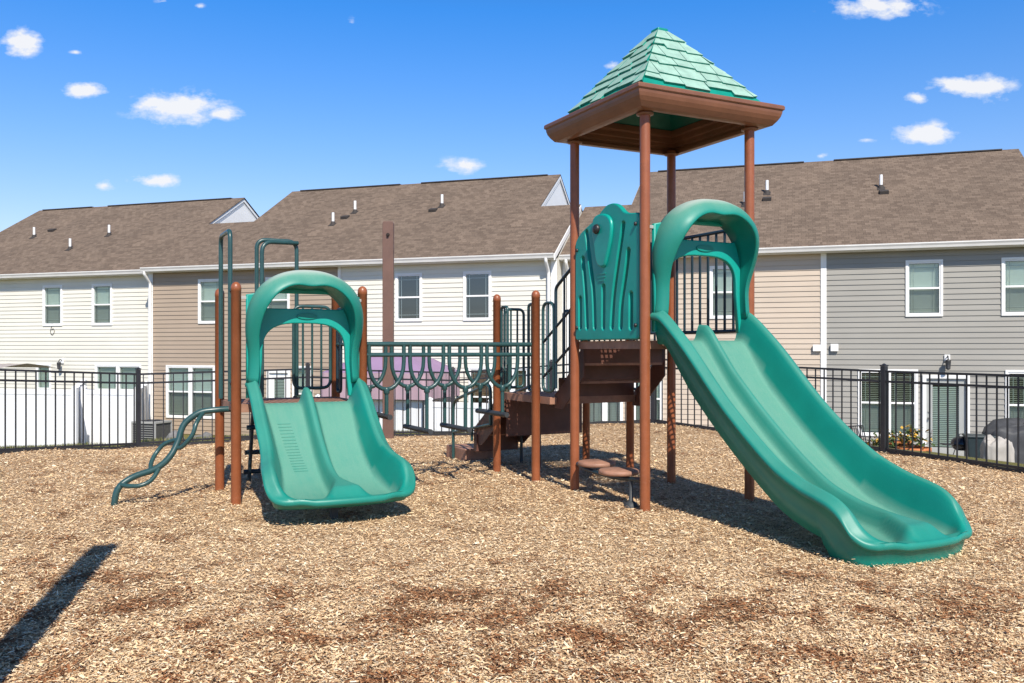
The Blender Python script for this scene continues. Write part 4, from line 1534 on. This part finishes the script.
B1 = fs_(150, -.3); B2 = fs_(338, -.6); B3 = -10.15; B4 = -2.585
AL, BL, CL = 0.0, -.6, 0.0
house('white sided townhouse at the far left edge under the left end of the brown roof', -40.1, -32.6, AL, M['siding_white'], [(-60, 'blind')], [(-70, -40, 'blind', True)],
      mains=[(-35.9, -32.6)], lows=[(-40.1, -35.9)], trims=[(-40.1, -40.0)])
house('white sided townhouse with two green tinted upper windows behind the white vinyl fence', -32.6, -24.65, AL, M['siding_white'], [(53, 'blind'), (102.5, 'blind')],
      [(36, 52, 'blind', False), (95, 142, 'blind', True)], mains=[(-32.6, -25.05)], lows=[(-25.05, -24.65)], lamp=(63, 361), trims=[(-32.6, -32.5)], gables=[(-25.09, 1)],
      pipes=[(34, 237), (70, 249), (109, 235)], vents=[(52, 231)])
house('tan sided townhouse behind the low slide, between the two white houses', -24.65, -17.25, BL, M['siding_tan'], [(210, 'blind'), (278, 'blind')],
      [(166, 216, 'blind', True), (292, 314, 'blind', False)], doors=[(267, 291, 'white')], mains=[(-22.4, -17.25)], lows=[(-24.65, -22.4)], spouts=[-24.52], trims=[(-24.65, -24.46)],
      pipes=[(333, 224)], vents=[(345, 218)], gables=[(-22.42, -1)])
house('white sided townhouse with two upper windows seen above the hanging step bridge', -17.25, -9.98, BL, M['siding_white'], [(409, 'bare'), (477.5, 'bare')],
      [(468, 493, 'brown', False), (495, 530, 'brown', True)], mains=[(-17.25, -11.35)], lows=[(-11.35, -9.98)], spouts=[-10.22], trims=[(-17.25, -17.15), (-10.16, -9.98)], gables=[(-11.37, 1)],
      pipes=[(355, 212), (442, 206)], vents=[(433, 211)], extras={'rakes': [(-9.98, 2.9)]})
house('beige sided townhouse seen behind the roofed tower and its tall slide', -9.97, -2.58, CL, M['siding_beige'], [(726, 'blind')],
      [(586, 624, 'blind', True), (632, 664, 'blind', True)], mains=[(-8.4, -2.58)], lows=[(-9.97, -8.4)], spouts=[-9.77], trims=[(-9.97, -9.85)],
      pipes=[(767, 193), (745, 205)], vents=[(767, 200)], gables=[(-8.42, -1)])
hg, Xg, Zg = house('grey sided townhouse with a glazed door and wall lantern at far right', -2.58, 4.97, CL, M['siding_gray'], [(924, 'blind'), (1021, 'blind')],
      [(857, 919, 'open_blind', True), (1004, 1060, 'open_blind', True)], doors=[(922, 970, 'grey')], mains=[(-2.58, 3.35)], lows=[(3.35, 4.97)], lamp=(947, 358), trims=[(-2.62, -2.47)],
      pipes=[(881, 188)], vents=[(884, 193)], gables=[(3.33, 1)])
b = MB()
a = Xg(fs_(822))
b.box((a - .24, -.10, Zg(1.42)), (a - .02, -.042, Zg(1.60))); b.build('meter_box', M['trim'], hg, .008)
b = MB(); b.box((a + .22, -.10, Zg(1.42)), (a + .42, -.042, Zg(1.62))); b.build('meter_box', M['trim'], hg, .008)

# a stray cable loop under the left upper window of the far white house
for o_ in C.objects:
    if o_.get('label', '').startswith('white sided townhouse with two green tinted'): hw_o = o_
xa, za = fs_(53) + 32.6, fh_(53, 331) - BASE
b = MB()
b.tube(catmull([(xa, -.024, za + .27), (xa - .06, -.03, za + .10), (xa - .09, -.03, za - .05), (xa, -.03, za - .14), (xa + .09, -.03, za - .03), (xa + .05, -.03, za + .08), (xa - .03, -.035, za + .06)], 6), .009, 6)
b.build('loose_cable', M['lamp_black'], hw_o)
# patio slabs beyond the fence (flush sheets on the low ground)
def facade_pt(s, d, z): 
    p = Q + E * s + NN * d
    return Vector((p.x, p.y, z))
b = MB()
for (s0, s1, d0, d1) in ((-2.2, 3.8, -3.4, -.05), (-9.6, -3.2, -3.2, -.05)):
    b.add([facade_pt(s0, d0, -1.385), facade_pt(s1, d0, -1.385), facade_pt(s1, d1, -1.385), facade_pt(s0, d1, -1.385)], [(0, 1, 2, 3)])
tag(b.build('patio_slab', M['concrete'], fix=False), kind='structure')

# ------------------------------------------------------------------ white vinyl fences
def at_px(px, z): return (px - 512) / F * z
def vinyl_run(root, pts, top, bottom=-1.6):
    off = root.location
    for si, (p, q) in enumerate(zip(pts, pts[1:])):
        P_, Q_ = Vector((*p, 0)) , Vector((*q, 0))
        d = (Q_ - P_); L = d.length; d.normalize(); nn = Vector((-d.y, d.x, 0))
        b = MB()
        def slab(t0, t1, za, zb, hw):
            a0, a1 = P_ + d * t0 - Vector((off.x, off.y, 0)), P_ + d * t1 - Vector((off.x, off.y, 0))
            w = nn * hw
            v = []
            for z in (za, zb):
                zz = Vector((0, 0, z - off.z))
                v += [a0 - w + zz, a1 - w + zz, a1 + w + zz, a0 + w + zz]
            b.add(v, [(3, 2, 1, 0), (4, 5, 6, 7), (0, 1, 5, 4), (1, 2, 6, 5), (2, 3, 7, 6), (3, 0, 4, 7)])
        n = max(1, int(L / .20))
        for i in range(n):
            slab(L * i / n + .004, L * (i + 1) / n - .004, bottom, top - .14, .018)
        slab(0, L, top - .15, top, .03)
        slab(0, L, bottom, bottom + .2, .028)
        b.build('fence_panel', M['vinyl'], root)
        n = max(1, round(L / 2.4))
        for i in range(1 if si else 0, n + 1):
            c = P_ + d * (L * i / n) - Vector((off.x, off.y, 0))
            b = MB()
            b.box((c.x - .065, c.y - .065, bottom - off.z), (c.x + .065, c.y + .065, top + .06 - off.z))
            b.lathe([(.09, 0), (.08, .025), (.004, .07)], 4, at=(c.x, c.y, top + .06 - off.z), smooth=False)
            b.build('fence_post', M['vinyl'], root, .004)
def pxz(px, z): return (at_px(px, z), z)
r = empty('vinyl_fence', (*pxz(75, 25.0), -1.4)); tag(r, 'tall white vinyl privacy fence at the left in front of the white townhouse', 'fence')
vinyl_run(r, [pxz(-90, 26.6), pxz(75, 25.0), pxz(84, 31.5)], .33)
r = empty('vinyl_fence', (*pxz(100, 26.4), -1.4)); tag(r, 'lower white vinyl fence section just left of the grey air conditioner', 'fence')
vinyl_run(r, [pxz(84, 26.6), pxz(137, 25.9), pxz(146, 30.0)], .27)
r = empty('vinyl_fence', (*pxz(430, 24.0), -1.4)); tag(r, 'long white vinyl fence standing behind the hanging step bridge', 'fence')
vinyl_run(r, [pxz(318, 25.6), pxz(430, 24.0), pxz(556, 22.6), pxz(566, 26.0)], .05)

# ------------------------------------------------------------------ purple canopy tent
def canopy():
    z0 = 25.6
    x0, x1 = at_px(338, z0), at_px(447, z0)
    root = empty('canopy_tent', ((x0 + x1) / 2, z0, -1.4), RZ)
    tag(root, 'purple peaked canopy tent with pink valance behind the white fence', 'canopy')
    hw = (x1 - x0) / 2; hd = 1.3
    eh, ph = 2.22, 2.72
    b = MB()
    n = 10
    vs, fs = [], []
    for i in range(n + 1):
        for j in range(n + 1):
            x = -1 + 2 * i / n; y = -1 + 2 * j / n
            k = max(abs(x), abs(y))
            rise = (1 - k) ** .85
            kk = min(1, max(0, (1 - k) / .55))
            vs.append((x * hw, y * hd, eh + (ph - eh) * kk + .02 * math.sin(7 * x) * math.cos(5 * y)))
    for i in range(n):
        for j in range(n):
            fs.append((i * (n + 1) + j, (i + 1) * (n + 1) + j, (i + 1) * (n + 1) + j + 1, i * (n + 1) + j + 1))
    b.add(vs, fs, 0, True)
    o = b.build('canopy_top', M['purple'], root, fix=False)
    b = MB()
    ring = [(-hw, -hd), (hw, -hd), (hw, hd), (-hw, hd)]
    vs, fs = [], []
    m = 28
    for s in range(4):
        a, c = ring[s], ring[(s + 1) % 4]
        for k in range(m):
            t = k / m
            x, y = a[0] + (c[0] - a[0]) * t, a[1] + (c[1] - a[1]) * t
            wv = .02 * math.sin(k * 1.7)
            vs += [(x, y, eh), (x * (1 + wv), y * (1 + wv), eh - .72)]
    N_ = 4 * m
    fs = [(2 * i, 2 * ((i + 1) % N_), 2 * ((i + 1) % N_) + 1, 2 * i + 1) for i in range(N_)]
    b.add(vs, fs, 0, True)
    b.build('valance', M['pinkval'], o, fix=False)
    for (x, y) in ring:
        b = MB(); b.bar((x * .97, y * .97, -.1), (x * .97, y * .97, eh), .03, 8); b.build('leg', M['fence'], root)
canopy()

# ------------------------------------------------------------------ things on the left lawn
def box_unit():
    x, y = pxz(152, 25.5)
    zt = terrain_h(x, y)
    root = empty('air_conditioner', (x, y, zt), RZ)
    tag(root, 'grey boxy air conditioner unit against the tan house by the white downspout', 'air conditioner')
    b = MB(); b.box((-.48, -.4, 0), (.48, .4, .08)); b.box((-.42, -.36, .78), (.42, .36, .84))
    for (sx, sy) in ((-1, -1), (1, -1), (1, 1), (-1, 1)):
        b.box((sx * .40 - .02, sy * .34 - .02, .08), (sx * .40 + .02, sy * .34 + .02, .78))
    for i in range(10): b.box((-.40, -.352, .12 + i * .065), (.40, -.338, .135 + i * .065))
    b.build('casing', M['ac'], root, .006)
    b = MB(); b.box((-.385, -.325, .08), (.385, .325, .78)); b.build('coil', M['ac_dark'], root)
    b = MB()
    for r_ in (.08, .15, .22, .29): b.tube([(r_ * math.cos(a), r_ * math.sin(a), .85) for a in [2 * PI * i / 20 for i in range(20)]], .008, 6, closed=True)
    b.build('fan_guard', M['fence'], root)
box_unit()
def boulder(px, z, w, h, label, seed):
    x, y = pxz(px, z)
    bm = bmesh.new(); bmesh.ops.create_icosphere(bm, subdivisions=3, radius=1)
    for v in bm.verts:
        n = mnoise.noise(v.co * 1.3 + Vector((seed, 0, 0))) * .35 + mnoise.noise(v.co * 4 + Vector((seed, 3, 0))) * .10
        v.co = Vector((v.co.x * w, v.co.y * w * .7, max(-.3, v.co.z) * h)) * (1 + n)
    me = bpy.data.meshes.new('boulder'); bm.to_mesh(me); bm.free(); me.materials.append(M['rock'])
    o = bpy.data.objects.new('boulder', me); C.objects.link(o); o.location = (x, y, terrain_h(x, y))
    tag(o, label, 'boulder', 'boulders by the tan house')
boulder(176, 20.0, .60, .75, 'large grey boulder on the grass just right of the air conditioner', 1.0)
boulder(201, 19.0, .36, .55, 'small dark grey boulder below the tan house windows', 5.0)
# grey cloth awning far left
x0, y0 = pxz(-6, 29.0)
root = empty('awning', (x0, y0, 0), RZ)
tag(root, 'taupe cloth patio awning behind the white fence at far left', 'awning')
b = MB()
vs = []; fs = []
for i in range(13):
    for j in range(5):
        u, w = i / 12, j / 4
        vs.append((-1.5 + 2.9 * u, -1.2 + 2.4 * w, 1.02 - .16 * abs(2 * w - 1) ** 1.3 - .04 * math.sin(u * PI * 4) ** 2 * (1 - w)))
for i in range(12):
    for j in range(4): fs.append((i * 5 + j, (i + 1) * 5 + j, (i + 1) * 5 + j + 1, i * 5 + j + 1))
b.add(vs, fs, 0, True); b.build('cloth', M['taupe'], root, fix=False)
for sx in (-1.45, 1.35):
    b = MB(); b.bar((sx, -1.15, -1.5), (sx, -1.15, .84), .03, 8); b.build('leg', M['ac'], root)

# ------------------------------------------------------------------ things on the right patio
def kettle_grill():
    x, y = pxz(962, 21.0)
    root = empty('kettle_grill', (x, y, -1.385))
    tag(root, 'round black kettle grill on thin legs in front of the grey house', 'grill')
    root.scale = (.85, .85, .80)
    b = MB(); b.lathe([(.02, .56), (.16, .57), (.25, .63), (.285, .72), (.29, .76)], 28); b.build('bowl', M['grill'], root)
    b = MB(); b.lathe([(.297, .762), (.295, .78), (.27, .87), (.19, .945), (.08, .98), (.01, .985)], 28); lid = b.build('lid', M['grill'], root)
    b = MB(); b.tube(fillet([(-.08, 0, .97), (-.08, 0, 1.05), (.08, 0, 1.05), (.08, 0, .97)], .03), .012, 8); b.build('handle', M['bolt'], lid)
    for k in range(3):
        a = 2 * PI * k / 3 + .5
        b = MB(); b.bar((.17 * math.cos(a), .17 * math.sin(a), .60), (.34 * math.cos(a), .34 * math.sin(a), .0), .013, 8); b.build('leg', M['galv'], root)
    b = MB(); b.box((-.55, -.16, .74), (-.30, .16, .765)); b.build('side_shelf', M['fence'], root, .004)
kettle_grill()
def lump(name, px, z, w, dpt, h, mat, seed, label, cat, folds=.10):
    """draped cloth cover over boxy furniture"""
    x, y = pxz(px, z)
    n, m = 48, 22
    vs, fs = [], []
    for j in range(m + 1):
        t = j / m
        for i in range(n):
            a = 2 * PI * i / n
            ca, sa = math.cos(a), math.sin(a)
            e = .45
            bx_, by_ = math.copysign(abs(ca) ** e, ca), math.copysign(abs(sa) ** e, sa)
            if t < .62:
                q = t / .62; rr = 1.06 - .10 * q; zz = h * .86 * q
                f = folds * (1 - q * .7) * mnoise.noise((ca * 3.5 + seed, sa * 3.5, q * 1.2))
                rr += f
            else:
                q = (t - .62) / .38; rr = (.96) * (1 - q) ** .6; zz = h * (.86 + .14 * math.sin(q * PI / 2))
                rr += folds * .35 * (1 - q) * mnoise.noise((ca * 3.5 + seed, sa * 3.5, 1.2))
            rr += folds * .45 * mnoise.noise((bx_ * 3.1 + seed, by_ * 3.1, zz * 4.0)) + folds * .25 * mnoise.noise((bx_ * 7.3, by_ * 7.3 + seed, zz * 8.0))
            zz += h * .10 * mnoise.noise((bx_ * rr * 4 + seed, by_ * rr * 4, 5.0)) * t
            zz += h * .20 * mnoise.noise((bx_ * rr * 1.5 + seed, by_ * rr * 1.5, 2.0)) * t
            vs.append((bx_ * w / 2 * rr, by_ * dpt / 2 * rr, zz))
    for j in range(m):
        for i in range(n):
            i2 = (i + 1) % n
            fs.append((j * n + i, j * n + i2, (j + 1) * n + i2, (j + 1) * n + i))
    b = MB(); b.add(vs, fs, 0, True); b.f.append(tuple(range(m * n, m * n + n))); b.m.append(0); b.sm.append(True)
    o = b.build(name, M[mat], fix=True); o.location = (x, y, -1.385); o.rotation_euler = (0, 0, RZ)
    tag(o, label, cat)
lump('furniture_cover', 1024, 20.6, 1.75, 1.1, 1.12, 'grey_cover', 2.0, 'charcoal cloth cover draped over patio furniture at the right edge', 'furniture cover')
lump('furniture_cover', 997, 19.2, .62, .6, .92, 'beige_cover', 7.0, 'beige cloth cover draped in front of the charcoal cover', 'furniture cover', .16)
def bin_():
    x, y = pxz(979, 20.6)
    root = empty('storage_bin', (x, y, -1.385), RZ); tag(root, 'dark blue storage bin between the kettle grill and the beige cover', 'bin')
    b = MB()
    v = [(-.24, -.26, 0), (.24, -.26, 0), (.24, .26, 0), (-.24, .26, 0), (-.29, -.31, .80), (.29, -.31, .80), (.29, .31, .80), (-.29, .31, .80)]
    b.add(v, [(3, 2, 1, 0), (0, 1, 5, 4), (1, 2, 6, 5), (2, 3, 7, 6), (3, 0, 4, 7)]); b.build('body', M['dark_bin'], root, .02)
    b = MB(); b.box((-.31, -.33, .802), (.31, .33, .86)); b.build('lid', M['dark_bin'], root, .02)
    for sx in (-1, 1):
        b = MB(); b.lathe([(.1, -.03), (.1, .03)], 16); b.v = [(sx * .30 + z, .28 + x_, .1 + y_) for x_, y_, z in b.v]; b.build('wheel', M['bolt'], root)
bin_()
def patio_chair():
    x, y = pxz(868, 21.4)
    root = empty('patio_chair', (x, y, -1.385), R(30)); tag(root, 'black metal patio chair with yellow seat cushion below the double window of the grey house', 'chair')
    b = MB()
    for sx in (-.26, .26):
        b.tube(fillet([(sx, -.28, 0), (sx, -.26, .62), (sx, .22, .62)], .08), .014, 8)
        b.tube(fillet([(sx, .30, 0), (sx, .22, .42), (sx, .36, .98)], .06), .014, 8)
    b.bar((-.26, .36, .97), (.26, .36, .97), .014); b.bar((-.26, -.26, .4), (.26, -.26, .4), .012)
    b.build('chair_frame', M['fence'], root)
    b = MB()
    for i in range(7): b.bar((-.2 + i * .067, .25, .48), (-.2 + i * .067, .36, .96), .009)
    b.build('backrest', M['fence'], root)
    b = MB(); b.box((-.25, -.25, .40), (.25, .24, .49)); b.build('cushion', M['yellow'], root, .03)
patio_chair()
def garden_cart():
    x, y = pxz(896, 21.2)
    root = empty('garden_cart', (x, y, -1.385), RZ); tag(root, 'low dark garden cart holding terracotta pots beside the grey door', 'cart')
    b = MB(); b.box((-.5, -.28, .28), (.5, .28, .32))
    for s in (-1, 1): b.box((-.5, s * .28 - .015, .32), (.5, s * .28 + .015, .56)); b.box((s * .5 - .015, -.26, .32), (s * .5 + .015, .26, .56))
    b.build('tray', M['fence'], root, .006)
    for sx in (-.34, .34):
        for sy in (-.32, .32):
            b = MB(); b.lathe([(.14, -.03), (.15, -.02), (.15, .02), (.14, .03)], 18); b.v = [(sx + a, sy + z, .15 + c) for a, c, z in b.v]; b.build('wheel', M['bolt'], root)
    b = MB(); b.tube(fillet([(.5, 0, .5), (.72, 0, .62), (.80, 0, .95)], .1), .015, 8); b.build('handle', M['galv'], root)
garden_cart()
def flower_pot(px, z, zb, s, label):
    x, y = pxz(px, z)
    root = empty('flower_pot', (x, y, zb)); tag(root, label, 'flower pot')
    b = MB(); b.lathe([(.10 * s, 0), (.15 * s, .22 * s), (.17 * s, .22 * s), (.17 * s, .27 * s), (.14 * s, .27 * s), (.13 * s, .22 * s)], 18); b.build('pot', M['orange'], root)
    rr = random.Random(int(px))
    b = MB()
    for k in range(160):
        a = rr.uniform(0, 2 * PI); e = rr.uniform(.1, 1.4); l = rr.uniform(.08, .24) * s
        c = Vector((math.cos(a) * math.cos(e) * l, math.sin(a) * math.cos(e) * l, .27 * s + math.sin(e) * l))
        t = Vector((rr.gauss(0, 1), rr.gauss(0, 1), rr.gauss(0, .6))).normalized() * .04 * s
        u = t.cross(Vector((0, 0, 1)) + t).normalized() * .018 * s
        b.add([c - t, c + u, c + t, c - u], [(0, 1, 2, 3)], 1 if k % 4 == 0 else 0)
    b.build('plant', [M['leaf'], M['yellow']], root, fix=False)
flower_pot(879, 20.6, -1.385, 1.9, 'terracotta pot of yellow flowers beside the patio chair')
flower_pot(890, 21.2, -1.06, 1.2, 'small terracotta pot standing at the left end of the garden cart')
flower_pot(903, 21.2, -1.06, 1.2, 'small terracotta pot standing at the right end of the garden cart')
flower_pot(914, 20.4, -1.385, 2.2, 'big terracotta pot on the patio just left of the grey door')
